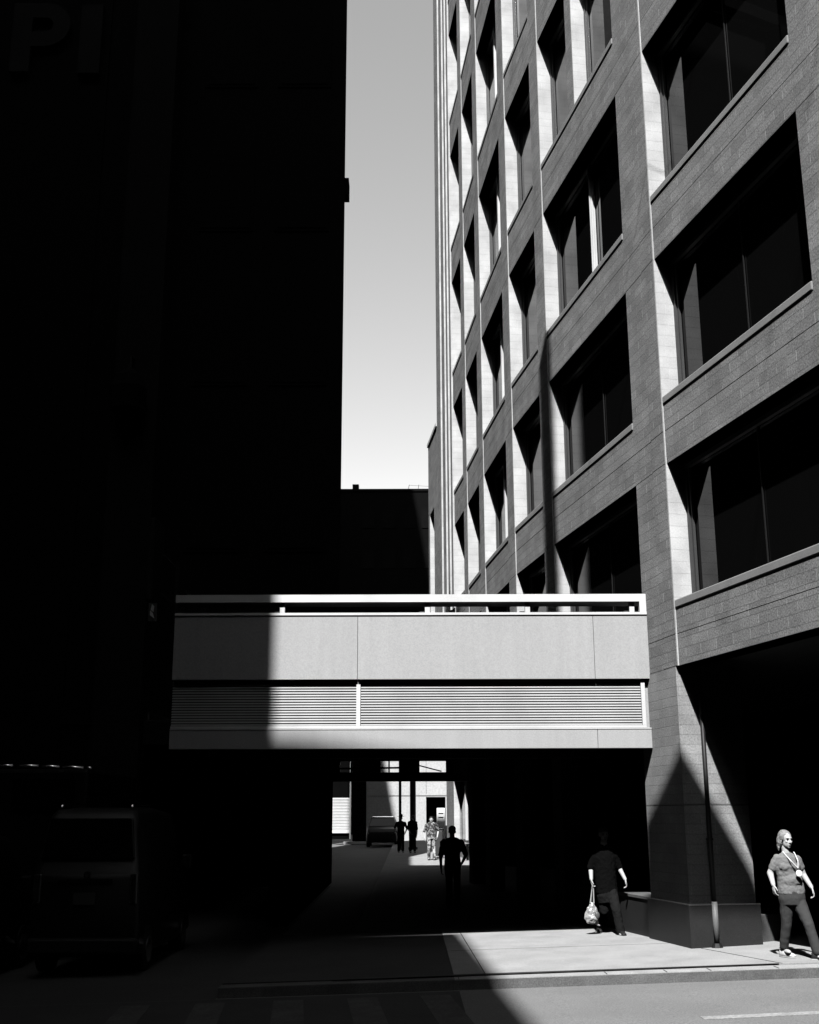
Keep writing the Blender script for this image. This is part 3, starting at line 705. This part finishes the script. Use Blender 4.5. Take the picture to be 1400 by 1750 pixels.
# brick wing at the right of the alley beyond the deck
wing = empty("rear_brick_wing", (2.4, 44, 0), "lower brick wing with a splayed window right of the sunlit alley end", "building")
wa = Vector((2.46, 43.5)); we = Vector((-.057, 1)).normalized(); wo_ = Vector((-we.y, we.x))
def wbox(mb, s0, s1, d0, d1, z0, z1):
    q = [wa + we * s + wo_ * d for s, d in ((s0, d0), (s1, d0), (s1, d1), (s0, d1))]
    mb.hexa([(v.x, v.y, z0) for v in q] + [(v.x, v.y, z1) for v in q])
def wp(name, mat, f, **k):
    mb = MB(); f(mb); return mb.build(name, mat, wing, **k)
wp("near_pier", "block_base", lambda m: wbox(m, 0, .55, -.5, 0, 0, 4.6))
wp("base_wall", "block_base", lambda m: wbox(m, .551, 9.4, -.5, 0, 0, .72))
wp("far_pier", "block_base", lambda m: wbox(m, 9.43, 13.1, -.5, 0, 0, 4.6))
wp("lintel", "block_base", lambda m: wbox(m, .551, 9.4, -.5, 0, 3.4, 4.6))
wp("jamb", "jamb_block", lambda m: wbox(m, 9.401, 9.429, -.25, -.002, .73, 3.39))
wp("sill", "sill_stone", lambda m: wbox(m, .551, 9.4, -.45, .03, .721, .80))
gl = wp("window", "frame_dark", lambda m: (wbox(m, .56, 9.39, -.3, -.23, .801, .9), wbox(m, 3.0, 3.1, -.3, -.16, .9, 3.39), wbox(m, 6.0, 6.1, -.3, -.16, .9, 3.39)))
for s_ in (2.96, 5.96):
    mb = MB(); wbox(mb, s_, s_ + .039, -.25, -.14, .9, 3.38); mb.build("mullion", "mullion_alu", gl)
mb = MB(); wbox(mb, .56, 9.39, -.36, -.31, .9, 3.39); mb.build("glass", "window_glass", gl)
wp("roof_slab", "interior_dark", lambda m: wbox(m, 0, 13.1, -9, -.01, 4.601, 4.8))
wp("rear_room_wall", "interior_dark", lambda m: wbox(m, 0, 13.1, -9, -.51, -.2, 4.59))

# ------------------------------------------------------------------ vehicles in the dark
def wheels(root, x0, x1, y0, y1, r, z):
    for x in (x0, x1):
        for y in (y0, y1):
            mb = MB(); mb.tube([(x - .1, y, z + r), (x + .1, y, z + r)], r, 20); w_ = mb.build("wheel", "tyre", root, smooth=False, bevel=.02)
            mb = MB(); sx = -.11 if x == x0 else .11
            mb.tube([(x + sx - .005, y, z + r), (x + sx + .005, y, z + r)], r * .6, 16); mb.build("rim", "chrome", w_)
def van(name, xc, yr, w, h, length, label, cat, paint, group=None, rails=True, plate=True):
    z0 = gz(xc, yr) - .13
    e = empty(name, (xc, yr + length / 2, z0), label, cat, group)
    hw = w / 2
    def ring(y, zb, zt, tw, lw):   # rounded-rectangle section
        pts = []
        for sx, sz, cx, cz, rr in ((1, -1, lw, zb, .08), (1, 1, tw, zt, .14), (-1, 1, tw, zt, .14), (-1, -1, lw, zb, .08)):
            for k in range(5):
                t = R({(1, -1): -90, (1, 1): 0, (-1, 1): 90, (-1, -1): 180}[(sx, sz)] + 22.5 * k)
                pts.append((xc + sx * (cx - rr) + rr * math.cos(t), y, z0 + (cz - rr if sz > 0 else cz + rr) + rr * math.sin(t)))
        return pts
    H_ = h
    rings = [ring(yr + .0, .45, H_ * .60, hw * .93, hw * .95), ring(yr + .05, .32, H_ * .62, hw * .97, hw), ring(yr + .16, .28, H_ * .90, hw * .84, hw),
             ring(yr + .35, .25, H_ * .985, hw * .83, hw), ring(yr + length * .35, .25, H_, hw * .85, hw), ring(yr + length * .66, .25, H_ * .97, hw * .84, hw),
             ring(yr + length * .80, .25, H_ * .64, hw * .92, hw), ring(yr + length * .97, .3, H_ * .54, hw * .9, hw * .98), ring(yr + length, .4, H_ * .45, hw * .85, hw * .9)]
    mb = MB(); mb.loft(rings); mb.build("body", paint, e, smooth=True, bevel=0)
    mb = MB(); zc0, zc1 = z0 + H_ * .69, z0 + H_ * .93
    mb.hexa([(xc - hw * .86, yr + .02, zc0), (xc + hw * .86, yr + .02, zc0), (xc + hw * .86, yr + .06, zc0), (xc - hw * .86, yr + .06, zc0),
             (xc - hw * .76, yr + .12, zc1), (xc + hw * .76, yr + .12, zc1), (xc + hw * .76, yr + .2, zc1), (xc - hw * .76, yr + .2, zc1)])
    mb.build("rear_window", "car_glass", e, bevel=.03)
    mb = MB(); mb.box(xc - hw * .99, xc + hw * .99, yr - .06, yr + .1, z0 + .32, z0 + .55); mb.build("bumper", paint, e, bevel=.04)
    for s in (-1, 1):
        mb = MB(); a, b = sorted((xc + s * hw * .80, xc + s * hw * .95)); mb.box(a, b, yr - .02, yr + .05, z0 + H_ * .42, z0 + H_ * .60); mb.build("tail_light", "lamp_lens", e, bevel=.02)
        mb = MB(); a, b = sorted((xc + s * (hw + .03), xc + s * (hw + .2))); mb.box(a, b, yr + length * .68, yr + length * .72, z0 + H_ * .58, z0 + H_ * .68); mb.build("mirror", paint, e, bevel=.03)
        if rails:
            mb = MB(); mb.tube([(xc + s * hw * .66, yr + .35, z0 + H_ + .0), (xc + s * hw * .66, yr + .45, z0 + H_ + .035), (xc + s * hw * .66, yr + length * .5, z0 + H_ + .05)], .018, 8); mb.build("roof_rail", "chrome", e, smooth=True)
    if plate:
        mb = MB(); mb.box(xc - .16, xc + .16, yr - .035, yr - .012, z0 + H_ * .42, z0 + H_ * .49); mb.build("licence_plate", "plate", e)
        mb = MB(); mb.box(xc - .4, xc + .4, yr - .03, yr + .02, z0 + H_ * .55, z0 + H_ * .57); mb.build("handle_trim", "car_black", e)
        mb = MB(); mb.tube([(xc + .02, yr - .025, z0 + H_ * .595), (xc + .02, yr + .0, z0 + H_ * .595)], .05, 12); mb.build("badge", "lamp_lens", e)
    wheels(e, xc - hw + .1, xc + hw - .1, yr + .75, yr + length - .8, .33, z0)
    return e
van("parked_minivan", -4.78, 17.95, 1.62, 2.40, 4.3, "dim grey minivan seen from behind in the shadow at lower left", "van", "car_paint")
van("parked_suv", -7.05, 16.4, 1.80, 2.10, 4.0, "black car roof cut by the left frame edge, beside the grey minivan", "car", "car_black")
# tall delivery truck behind
tr = empty("delivery_truck", (-6.6, 22, -.4), "tall dark delivery truck whose roof edge glints above the parked minivan", "truck")
z0 = -.42
def tp(name, mat, f, **k):
    mb = MB(); f(mb); return mb.build(name, mat, tr, **k)
tp("cargo_box", "car_black", lambda m: m.box(-7.75, -5.55, 20.6, 24.3, z0 + .7, 2.66), bevel=.06)
tp("chassis", "pipe_black", lambda m: m.box(-7.4, -5.9, 20.5, 24.3, z0 + .45, z0 + .69))
for a, b in ((-7.6, -7.15), (-7.1, -6.86), (-6.75, -6.42), (-6.36, -6.06), (-6.0, -5.64), (-5.58, -5.50)):
    tp("roof_edge_trim", "chrome", lambda m: m.tube([(a, 20.56, 2.72 - .04 * max(0, a + 6.6)), (b, 20.56, 2.72 - .04 * max(0, b + 6.6))], .022, 10), smooth=True)
tp("rear_window", "car_glass", lambda m: m.box(-6.85, -5.75, 20.54, 20.59, 1.95, 2.5), bevel=.02)
for x in (-7.6, -5.75): tp("tail_light", "lamp_lens", lambda m: m.box(x, x + .12, 20.52, 20.59, z0 + .8, z0 + 1.1))
tp("bumper", "pipe_black", lambda m: m.box(-7.6, -5.7, 20.35, 20.5, z0 + .42, z0 + .58))
wheels(tr, -7.3, -6.0, 21.6, 23.8, .42, z0)
# far car facing us
fc = empty("far_parked_car", (-1.6, 70, .3), "dark car facing the viewer in the shade at the far end of the alley", "car")
zf = gz(-1.6, 70) - .13
def fcp(name, mat, f, **k):
    mb = MB(); f(mb); return mb.build(name, mat, fc, **k)
def fr_(y, zb, zt, wb, wt): return [(-1.6 - wb, y, zf + zb), (-1.6 + wb, y, zf + zb), (-1.6 + wb, y, zf + (zb + zt) / 2), (-1.6 + wt, y, zf + zt), (-1.6 - wt, y, zf + zt), (-1.6 - wb, y, zf + (zb + zt) / 2)]
fcp("body", "car_paint", lambda m: m.loft([fr_(68.2, .3, .85, .8, .7), fr_(68.4, .25, 1.0, .9, .82), fr_(69.5, .25, 1.12, .92, .85), fr_(70.3, .25, 1.62, .92, .66), fr_(72, .25, 1.65, .92, .68), fr_(72.8, .3, 1.2, .9, .8)]), bevel=.05, smooth=True)
fcp("windscreen", "car_glass", lambda m: m.hexa([(-2.38, 69.45, zf + 1.15), (-.82, 69.45, zf + 1.15), (-.82, 69.55, zf + 1.13), (-2.38, 69.55, zf + 1.13), (-2.2, 70.2, zf + 1.58), (-1.0, 70.2, zf + 1.58), (-1.0, 70.3, zf + 1.56), (-2.2, 70.3, zf + 1.56)]))
fcp("roof_trim", "chrome", lambda m: m.tube([(-2.2, 70.25, zf + 1.66), (-1.0, 70.25, zf + 1.66)], .02, 8))
for x in (-2.25, -.95): fcp("headlight", "lamp_lens", lambda m: m.ell((x, 68.25, zf + .75), (.14, .06, .08)))
fcp("grille", "pipe_black", lambda m: m.box(-2.0, -1.2, 68.15, 68.22, zf + .5, zf + .75))
wheels(fc, -2.4, -.8, 69.0, 72.0, .32, zf)

# ------------------------------------------------------------------ people
class Fig:
    """maps figure units (u right, v up, dy away) to metres about the feet"""
    def __init__(s, x, y, k, z=None, mirror=1):
        s.x, s.y, s.k = x, y, k; s.z = gz(x, y) if z is None else z
    def __call__(s, u, v, dy=0.0):
        return Vector((s.x + u * s.k, s.y + dy, s.z + v * s.k))
def hand(mb, w, d, side, sc=1.0, curl=0.6, fwd=(0, -1, 0)):
    """palm, four unequal curled fingers and a side thumb; w wrist, d pointing direction, side = direction of thumb"""
    d = Vector(d).normalized(); f = Vector(fwd); n = (f - d * f.dot(d)).normalized()   # palm back normal
    s = Vector(side); s = (s - d * s.dot(d) - n * s.dot(n)).normalized() if (s - d * s.dot(d)).length > .01 else d.cross(n)
    w = Vector(w)
    rot = Matrix((s, n, d)).transposed()
    mb.ell(w + d * .045 * sc, (.038 * sc, .016 * sc, .052 * sc), rot)
    for k, (off, L) in enumerate(((-.030, .062), (-.010, .074), (.010, .080), (.029, .072))):
        p0 = w + (d * .082 + s * off) * sc
        dd = (d * math.cos(.25) - n * -math.sin(.25) * 0 + -n * math.sin(.25)).normalized()
        p1 = p0 + dd * L * .45 * sc
        d2 = (d * math.cos(curl + .3) - n * math.sin(curl + .3)).normalized(); p2 = p1 + d2 * L * .32 * sc
        d3 = (d * math.cos(curl + .9) - n * math.sin(curl + .9)).normalized(); p3 = p2 + d3 * L * .28 * sc
        mb.cap(p0, p1, .0092 * sc, .0085 * sc, 8); mb.cap(p1, p2, .0085 * sc, .0078 * sc, 8); mb.cap(p2, p3, .0078 * sc, .0068 * sc, 8)
    t0 = w + (d * .022 + s * .030) * sc; t1 = t0 + (d * .030 + s * .026 - n * .008) * sc; t2 = t1 + (d * .028 + s * .006 - n * .010) * sc
    mb.cap(t0, t1, .012 * sc, .010 * sc, 8); mb.cap(t1, t2, .010 * sc, .008 * sc, 8)
def head(mb, c, face, sc=1.0, tilt=0):
    """skull, jaw, nose, brow, cheeks, chin, ears looking along 'face'"""
    f = Vector(face).normalized(); s = f.cross(Vector((0, 0, 1))).normalized(); u = s.cross(f).normalized()
    rot = Matrix((s, f, u)).transposed(); c = Vector(c)
    def q(a, b, z): return c + (s * a + f * b + u * z) * sc
    mb.ell(q(0, -.012, .025), (.073 * sc, .092 * sc, .088 * sc), rot)
    mb.ell(q(0, .028, -.045), (.056 * sc, .062 * sc, .070 * sc), rot)
    mb.ell(q(0, .062, -.088), (.024 * sc, .022 * sc, .020 * sc), rot)
    mb.cap(q(0, .083, .012), q(0, .103, -.024), .009 * sc, .014 * sc, 8)
    mb.ell(q(0, .074, .028), (.046 * sc, .014 * sc, .011 * sc), rot)
    for a in (-1, 1):
        mb.ell(q(a * .034, .062, -.020), (.020 * sc, .018 * sc, .018 * sc), rot)
        mb.ell(q(a * .074, -.006, -.008), (.009 * sc, .018 * sc, .031 * sc), rot)
        mb.ell(q(a * .013, .094, -.028), (.009 * sc, .010 * sc, .008 * sc), rot)
    mb.ell(q(0, .080, -.058), (.022 * sc, .012 * sc, .006 * sc), rot); mb.ell(q(0, .078, -.070), (.019 * sc, .012 * sc, .006 * sc), rot)
    return q, rot
def face_parts(q, rot, sc, root):
    mb = MB()
    for a in (-1, 1):
        mb.ell(q(a * .030, .072, .006), (.013 * sc, .008 * sc, .006 * sc), rot, 10, 6)
    mb.build("eyes", "eye_dark", root)
    mb = MB()
    for a in (-1, 1): mb.ell(q(a * .032, .083, .026), (.019 * sc, .004 * sc, .004 * sc), rot, 10, 6)
    mb.build("eyebrows", "hair_dark", root)
    mb = MB(); mb.ell(q(0, .0905, -.064), (.021 * sc, .0045 * sc, .005 * sc), rot, 10, 6); mb.build("mouth", "lip", root)

# -- the woman with the lanyard, fully in sun, at the right edge
k = .00792
W = Fig(5.10, 16.35, k, z=gz(5.1, 16.3))
uw = lambda px, py, dy=0.0: W(px - 1362, 1640 - py, dy)
wm = empty("person", (5.10, 16.35, W.z), "woman in grey tee and dark trousers with a medal on a lanyard, walking in sunlight", "person")
mb = MB()
hc = uw(1358, 1450, -.02); facing = Vector((.36, -.92, -.10))
qh, rh = head(mb, hc, facing, 1.0)
mb.cap(uw(1357, 1463), uw(1358, 1476), .052, .058)
# torso
mb.tube([uw(1358, 1470), uw(1358, 1477), uw(1358, 1484), uw(1358, 1500), uw(1359, 1516), uw(1361, 1530), uw(1362, 1546)], [.055, .105, .145, .140, .138, .155, .15], 18, .66, (0, 1, 0))
shL, elL, wrL = uw(1342, 1482), uw(1329, 1505, .03), uw(1328, 1523, -.10)
shR, elR, wrR = uw(1375, 1483), uw(1384, 1506, .03), uw(1393, 1527, -.06)
mb.cap(shL, elL, .052, .044); mb.cap(elL, wrL, .043, .028)
mb.cap(shR, elR, .052, .044); mb.cap(elR, wrR, .043, .028)
hand(mb, wrL, (-.02, -.15, -1), (.5, -.9, 0), 1.0, .5, (-1, -.2, 0)); hand(mb, wrR, (.22, -.12, -1), (-.5, -.9, 0), 1.0, .6, (1, -.1, 0))
hipL, knL, anL = uw(1352, 1548), uw(1350, 1588, .04), uw(1347, 1626, .14)
hipR, knR, anR = uw(1371, 1548), uw(1379, 1586, -.17), uw(1387, 1630, -.22)
for h_, kn, an in ((hipL, knL, anL), (hipR, knR, anR)):
    mb.cap(h_, kn, .088, .056); mb.cap(kn, an, .054, .036)
mb.ell(anL + Vector((.02, -.06, -.04)), (.04, .11, .03)); mb.ell(anR + Vector((.05, -.06, -.04)), (.07, .10, .03))
wb_ = mb.build("body", "skin", wm, remesh=.0058, sm=2)
face_parts(qh, rh, 1.0, wm)
mb = MB()   # chin-length hair swept back
rb = rh
mb.ell(qh(0, -.028, .045), (.084, .094, .082), rb)
mb.ell(qh(-.045, -.05, -.02), (.040, .060, .085), rb); mb.ell(qh(.058, -.05, -.02), (.036, .055, .08), rb); mb.ell(qh(0, -.08, -.03), (.070, .040, .095), rb)
mb.ell(qh(-.062, -.015, .03), (.022, .05, .06), rb); mb.ell(qh(.066, -.01, .03), (.020, .045, .055), rb)
for j in range(12):
    a = R(150 + j * 20); mb.cap(qh(.068 * math.cos(a), -.055 + .055 * math.sin(a), -.03), qh(.08 * math.cos(a), -.06 + .065 * math.sin(a), -.115 - .015 * (j % 3)), .022, .007, 8)
mb.build("hair", "hair_blond", wm, remesh=.006, sm=1, disp=(.012, .03))
mb = MB()   # t-shirt
mb.tube([uw(1358, 1472.5, .02), uw(1358, 1476, .012), uw(1358, 1480), uw(1358, 1486), uw(1357, 1499), uw(1358, 1509), uw(1360, 1520), uw(1361, 1530), uw(1361, 1538)], [.075, .125, .155, .168, .160, .155, .168, .180, .182], 22, .70, (0, 1, 0))
mb.ell(uw(1351, 1494, -.065), (.085, .062, .07)); mb.ell(uw(1368, 1494, -.065), (.08, .062, .07)); mb.ell(uw(1360, 1494, -.06), (.08, .06, .06)); mb.ell(uw(1362, 1516, -.045), (.14, .095, .11))
mb.cap(shL, shL.lerp(elL, .62), .066, .062); mb.cap(shR, shR.lerp(elR, .55), .064, .062)
mb.build("tee_shirt", "tee_grey", wm, remesh=.008, sm=4, disp=(.016, .045))
mb = MB()   # trousers
mb.tube([uw(1361, 1533), uw(1361, 1545), uw(1361, 1556)], [.168, .182, .165], 20, .74, (0, 1, 0))
mb.cap(hipL, knL, .100, .068); mb.cap(knL, anL + Vector((0, 0, .02)), .066, .060)
mb.cap(hipR, knR, .100, .070); mb.cap(knR, anR + Vector((0, 0, .03)), .068, .066)
mb.build("trousers", "trousers_dark", wm, remesh=.009, sm=5, disp=(.012, .075))
def shoe(root, a, toe, mat, sole="shoe_white"):
    a = Vector(a); t = Vector(toe).normalized(); zf_ = a.z
    s = Vector((-t.y, t.x, 0))
    rings = []
    for d_, w_, h_ in ((-.075, .030, .07), (-.05, .036, .085), (.02, .038, .075), (.09, .044, .05), (.15, .042, .038), (.185, .026, .024)):
        c = a + t * d_
        rings.append([(c.x + s.x * w_ * x_, c.y + s.y * w_ * x_, zf_ - .085 + .012 + h_ * z_) for x_, z_ in ((-1, 0), (1, 0), (1.02, .45), (.6, 1), (-.6, 1), (-1.02, .45))])
    mb = MB(); mb.loft(rings); sh_ = mb.build("shoe", mat, root, smooth=True, bevel=.006)
    mb = MB(); mb.loft([[(r[0][0], r[0][1], zf_ - .085), (r[1][0], r[1][1], zf_ - .085), (r[1][0], r[1][1], zf_ - .0735), (r[0][0], r[0][1], zf_ - .0735)] for r in rings]); mb.build("sole", sole, sh_)
anLs = Vector((anL.x, anL.y, W.z + .087)); anRs = Vector((anR.x, anR.y, W.z + .087))
shoe(wm, anLs, (.45, -.9, 0), "shoe_white"); shoe(wm, anRs + Vector((.0, 0, 0)), (.92, -.4, 0), "shoe_black")
mb = MB()   # lanyard and medal
yF = -.175
nkL, nkR, bot = uw(1351, 1472, -.075), uw(1369, 1473, -.085), uw(1369, 1496, -.17)
for a_, c_ in ((nkL, uw(1359, 1485, -.165)), (nkR, uw(1370, 1484, -.165))):
    mb.tube([a_ + Vector((0, .04, .02)), a_, c_, bot], .0075, 6)
mb.build("lanyard", "lanyard", wm)
mb = MB(); mb.tube([uw(1369.5, 1504, -.172), uw(1369.5, 1504, -.186)], .042, 24); mb.build("medal", "white_paint", wm, bevel=.003)

# -- man in black carrying a plastic bag, half in shade
k2 = .00967
Mn = Fig(3.27, 20.28, k2, z=gz(3.2, 19.9))
um = lambda px, py, dy=0.0: Mn(px - 1036, 1603 - py, dy)
mp = empty("person", (3.27, 20.28, Mn.z), "man in black tee and trousers carrying a white bag, his face in shade", "person")
mb = MB()
qh, rh = head(mb, um(1033, 1440, -.02), (.12, -.98, -.12), 1.02)
mb.cap(um(1033, 1452), um(1033, 1465), .056, .062)
mb.tube([um(1033, 1459), um(1033, 1466), um(1033, 1473), um(1033, 1490), um(1034, 1510), um(1035, 1528)], [.06, .12, .165, .155, .145, .15], 18, .62, (0, 1, 0))
a1, a2, a3 = um(1016, 1474), um(1009, 1496, .03), um(1008, 1514, -.06)
b1, b2, b3 = um(1050, 1474), um(1058, 1495, .04), um(1066, 1514, -.05)
mb.cap(a1, a2, .052, .044); mb.cap(a2, a3, .042, .029); mb.cap(b1, b2, .052, .044); mb.cap(b2, b3, .042, .029)
hand(mb, a3, (.06, -.05, -1), (.6, -.8, 0), 1.0, 1.1, (-1, 0, 0)); hand(mb, b3, (.18, -.1, -1), (-.5, -.8, 0), 1.0, .6, (1, 0, 0))
h1, k1, n1 = um(1030, 1530), um(1029, 1566, .02), um(1024, 1588, .36)
h2, k2_, n2 = um(1042, 1530), um(1046, 1564, -.20), um(1051, 1598, -.24)
for h_, kn, an in ((h1, k1, n1), (h2, k2_, n2)): mb.cap(h_, kn, .085, .056); mb.cap(kn, an, .054, .038)
mb.ell(n1 + Vector((0, -.05, -.03)), (.04, .1, .03)); mb.ell(n2 + Vector((0, -.05, -.03)), (.04, .1, .03))
mb.build("body", "skin", mp, remesh=.0062, sm=2)
face_parts(qh, rh, 1.02, mp)
mb = MB(); mb.ell(qh(0, -.02, .055), (.080, .098, .072), rh); mb.ell(qh(0, -.06, .0), (.074, .06, .07), rh); mb.build("hair", "hair_dark", mp, remesh=.008, sm=1)
mb = MB()
mb.tube([um(1033, 1459, .01), um(1033, 1463), um(1033, 1468), um(1033, 1478), um(1033, 1500), um(1034, 1520), um(1035, 1537)], [.07, .13, .18, .198, .185, .180, .185], 22, .68, (0, 1, 0))
mb.cap(a1, a1.lerp(a2, .95), .070, .064); mb.cap(b1, b1.lerp(b2, .95), .070, .064)
mb.tube([um(1033, 1462), um(1015, 1468)], [.075, .075], 12); mb.tube([um(1033, 1462), um(1051, 1468)], [.075, .075], 12)
mb.build("tee_shirt", "cloth_black", mp, remesh=.01, sm=3, disp=(.016, .05))
mb = MB(); mb.tube([um(1035, 1530), um(1035, 1542), um(1036, 1552)], [.165, .175, .16], 20, .74, (0, 1, 0))
mb.cap(h1, k1, .098, .078); mb.cap(k1, n1, .074, .072); mb.cap(h2, k2_, .098, .080); mb.cap(k2_, n2, .076, .076)
mb.build("trousers", "trousers_black", mp, remesh=.01, sm=4, disp=(.018, .05))
z_ = Mn.z + .087
shoe(mp, (n1.x, n1.y, z_), (-.05, -1, 0), "shoe_black", "shoe_black"); shoe(mp, (n2.x, n2.y, z_), (.2, -1, 0), "shoe_black", "shoe_black")
# the bag
bag = empty("carrier_bag", (um(1005, 1592).x, 20.2, Mn.z + .1), "crumpled white plastic carrier bag in the man's hand, just above the pavement", "bag")
mb = MB()
cb = um(1007, 1569, -.08)
rings = []
rng = random.Random(3)
for z, w_, d_, ox in ((-.23, .05, .03, .02), (-.20, .13, .07, .015), (-.12, .17, .085, 0), (-.02, .16, .08, -.01), (.08, .12, .06, -.01), (.16, .06, .035, 0), (.24, .035, .02, .01)):
    z, w_, d_ = z * .72, w_ * .7, d_ * .75
    rings.append([(cb.x + ox + w_ * math.cos(t) * (1 + .18 * math.sin(3 * t + z * 9)), cb.y + d_ * math.sin(t), cb.z + z + .02 * math.sin(2 * t + z * 20)) for t in [2 * math.pi * j / 20 for j in range(20)]])
mb.loft(rings); bgo = mb.build("bag_body", "bag_plastic", bag, disp=(.05, .07))
q_ = bgo.modifiers.new("sub", 'SUBSURF'); q_.levels = 1; q_.render_levels = 2
bgo.modifiers.move(1, 0)
mb = MB()
gp = a3 + Vector((.012, -.02, -.095))
for dx in (-.035, .045):
    mb.tube([(cb.x + dx * .7, cb.y, cb.z + .155), (gp.x + dx * .3, gp.y, gp.z - .06), (gp.x + dx * .1, gp.y - .01, gp.z)], [.012, .008, .010], 6, .5)
mb.build("handle", "bag_plastic", bag)
mb = MB(); mb.ell((cb.x + .07, cb.y - .045, cb.z - .03), (.045, .03, .06)); mb.build("print_patch", "bag_print", bag)

# -- simple clothed figures farther off
def far_person(label, x, y, H_, pose, shirt, trous, hairm, skinm="skin_dark", hat=False, face=(0, -1, 0), voxel=.012):
    F_ = Fig(x, y, H_ / 100.0)
    e = empty("person", (x, y, F_.z), label, "person")
    P = {k_: F_(*v) for k_, v in pose.items()}
    s = H_ / 1.7
    mb = MB(); qh, rh = head(mb, P['head'], face, s)
    mb.cap(P['head'] - Vector((0, 0, .09 * s)), P['chest'] + Vector((0, 0, .12 * s)), .052 * s, .06 * s)
    mb.tube([P['chest'] + Vector((0, 0, .14 * s)), P['chest'], P['waist'], P['hip'], P['hip'] - Vector((0, 0, .08 * s))], [.11 * s, .16 * s, .13 * s, .15 * s, .13 * s], 16, .66, (0, 1, 0))
    for S in 'LR':
        mb.cap(P['sh' + S], P['el' + S], .048 * s, .04 * s); mb.cap(P['el' + S], P['wr' + S], .038 * s, .026 * s)
        d_ = (P['wr' + S] - P['el' + S]).normalized()
        hand(mb, P['wr' + S], d_, (0, -1, .2), s, .7, (-1 if S == 'L' else 1, 0, 0))
        mb.cap(P['th' + S], P['kn' + S], .08 * s, .054 * s); mb.cap(P['kn' + S], P['an' + S], .05 * s, .036 * s)
        mb.ell(P['an' + S] + Vector((0, -.05 * s, -.04 * s)), (.04 * s, .10 * s, .03 * s))
    mb.build("body", skinm, e, remesh=.008, sm=1)
    mb = MB(); mb.ell(qh(0, -.022, .05), (.08 * s, .095 * s, .072 * s), rh); mb.ell(qh(0, -.06, 0), (.072 * s, .05 * s, .065 * s), rh); mb.build("hair", hairm, e)
    if hat:
        mb = MB(); c = qh(0, 0, .075)
        mb.tube([c, c + Vector((0, 0, .015))], [.17 * s, .165 * s], 20); mb.tube([c, c + Vector((0, 0, .09 * s)), c + Vector((0, 0, .12 * s))], [.095 * s, .09 * s, .06 * s], 20); mb.build("hat", "cloth_black", e)
    mb = MB()
    mb.tube([P['chest'] + Vector((0, 0, .16 * s)), P['chest'] + Vector((0, 0, .11 * s)), P['chest'], P['waist'], P['hip'] + Vector((0, 0, .02)), P['hip'] - Vector((0, 0, .05 * s))], [.09 * s, .175 * s, .185 * s, .165 * s, .175 * s, .178 * s], 18, .7, (0, 1, 0))
    for S in 'LR': mb.cap(P['sh' + S], P['sh' + S].lerp(P['el' + S], .9), .064 * s, .058 * s)
    for S in 'LR': mb.ell(P['sh' + S] - Vector((0, 0, .01)), (.075 * s, .07 * s, .06 * s))
    mb.build("shirt", shirt, e, remesh=.014, sm=2, disp=(.025, .07))
    mb = MB(); mb.tube([P['hip'] + Vector((0, 0, .03 * s)), P['hip'] - Vector((0, 0, .1 * s))], [.160 * s, .155 * s], 18, .74, (0, 1, 0))
    for S in 'LR': mb.cap(P['th' + S], P['kn' + S], .092 * s, .07 * s); mb.cap(P['kn' + S], P['an' + S], .068 * s, .062 * s)
    mb.build("trousers", trous, e, remesh=.014, sm=2, disp=(.02, .07))
    for S in 'LR':
        a = P['an' + S]; shoe(e, (a.x, a.y, F_.z + .087), (0.1, -1, 0) if face[1] < 0 else (0, 1, 0), "shoe_black", "shoe_black")
    return e
base = dict(head=(0, 91.5, 0), chest=(0, 75, 0), waist=(0, 62, 0), hip=(0, 53, 0), shL=(-11, 79, 0), shR=(11, 79, 0), elL=(-15, 63, .05), elR=(15, 63, .05),
            wrL=(-15, 49, -.06), wrR=(15, 49, -.06), thL=(-5, 51, 0), thR=(5, 51, 0), knL=(-5.5, 28, -.05), knR=(5.5, 28, .05), anL=(-6, 5, .1), anR=(6, 5, -.1))
def pose(**k_): d = dict(base); d.update(k_); return d
far_person("black silhouette of a walking man nearest under the bridge, one elbow bent", .90, 26.0, 1.74,
           pose(shL=(-11, 78.5, 0), shR=(11, 78.5, 0), elL=(-14.5, 62, .05), wrL=(-14, 48, 0), elR=(16.5, 63, .0), wrR=(11, 54, -.18), knL=(-4.5, 28, -.15), anL=(-4.5, 5, .1), anR=(5, 5, -.2)), "cloth_black", "cloth_black", "hair_dark", "interior_dark" if False else "skin_dark", face=(0, 1, 0))
far_person("man in patterned shirt and light patterned trousers strolling in the far sun", .84, 48.3, 1.74,
           pose(head=(0, 90, -.03), shL=(-11, 77, 0), elL=(-17, 62, .05), wrL=(-16, 48, -.1), elR=(16, 64, .05), wrR=(13, 50, -.2)), "pattern_shirt", "pattern_trousers", "hair_dark", "skin")
far_person("dark standing man in a brimmed hat before the bright far wall", -.45, 57.0, 1.70,
           pose(elL=(-17, 65, .05), wrL=(-12, 56, -.2), elR=(17, 64, .05), wrR=(12, 52, -.15)), "cloth_black", "trousers_black", "hair_dark", hat=True)
far_person("bareheaded dark man in profile beside the thicker far post", .10, 56.0, 1.72,
           pose(shL=(-9, 79, 0), shR=(9, 79, 0), elL=(-12, 62, -.1), wrL=(-5, 52, -.2), elR=(12, 60, .1), wrR=(11, 45, 0)), "cloth_black", "trousers_black", "hair_dark", face=(-1, -.3, 0))
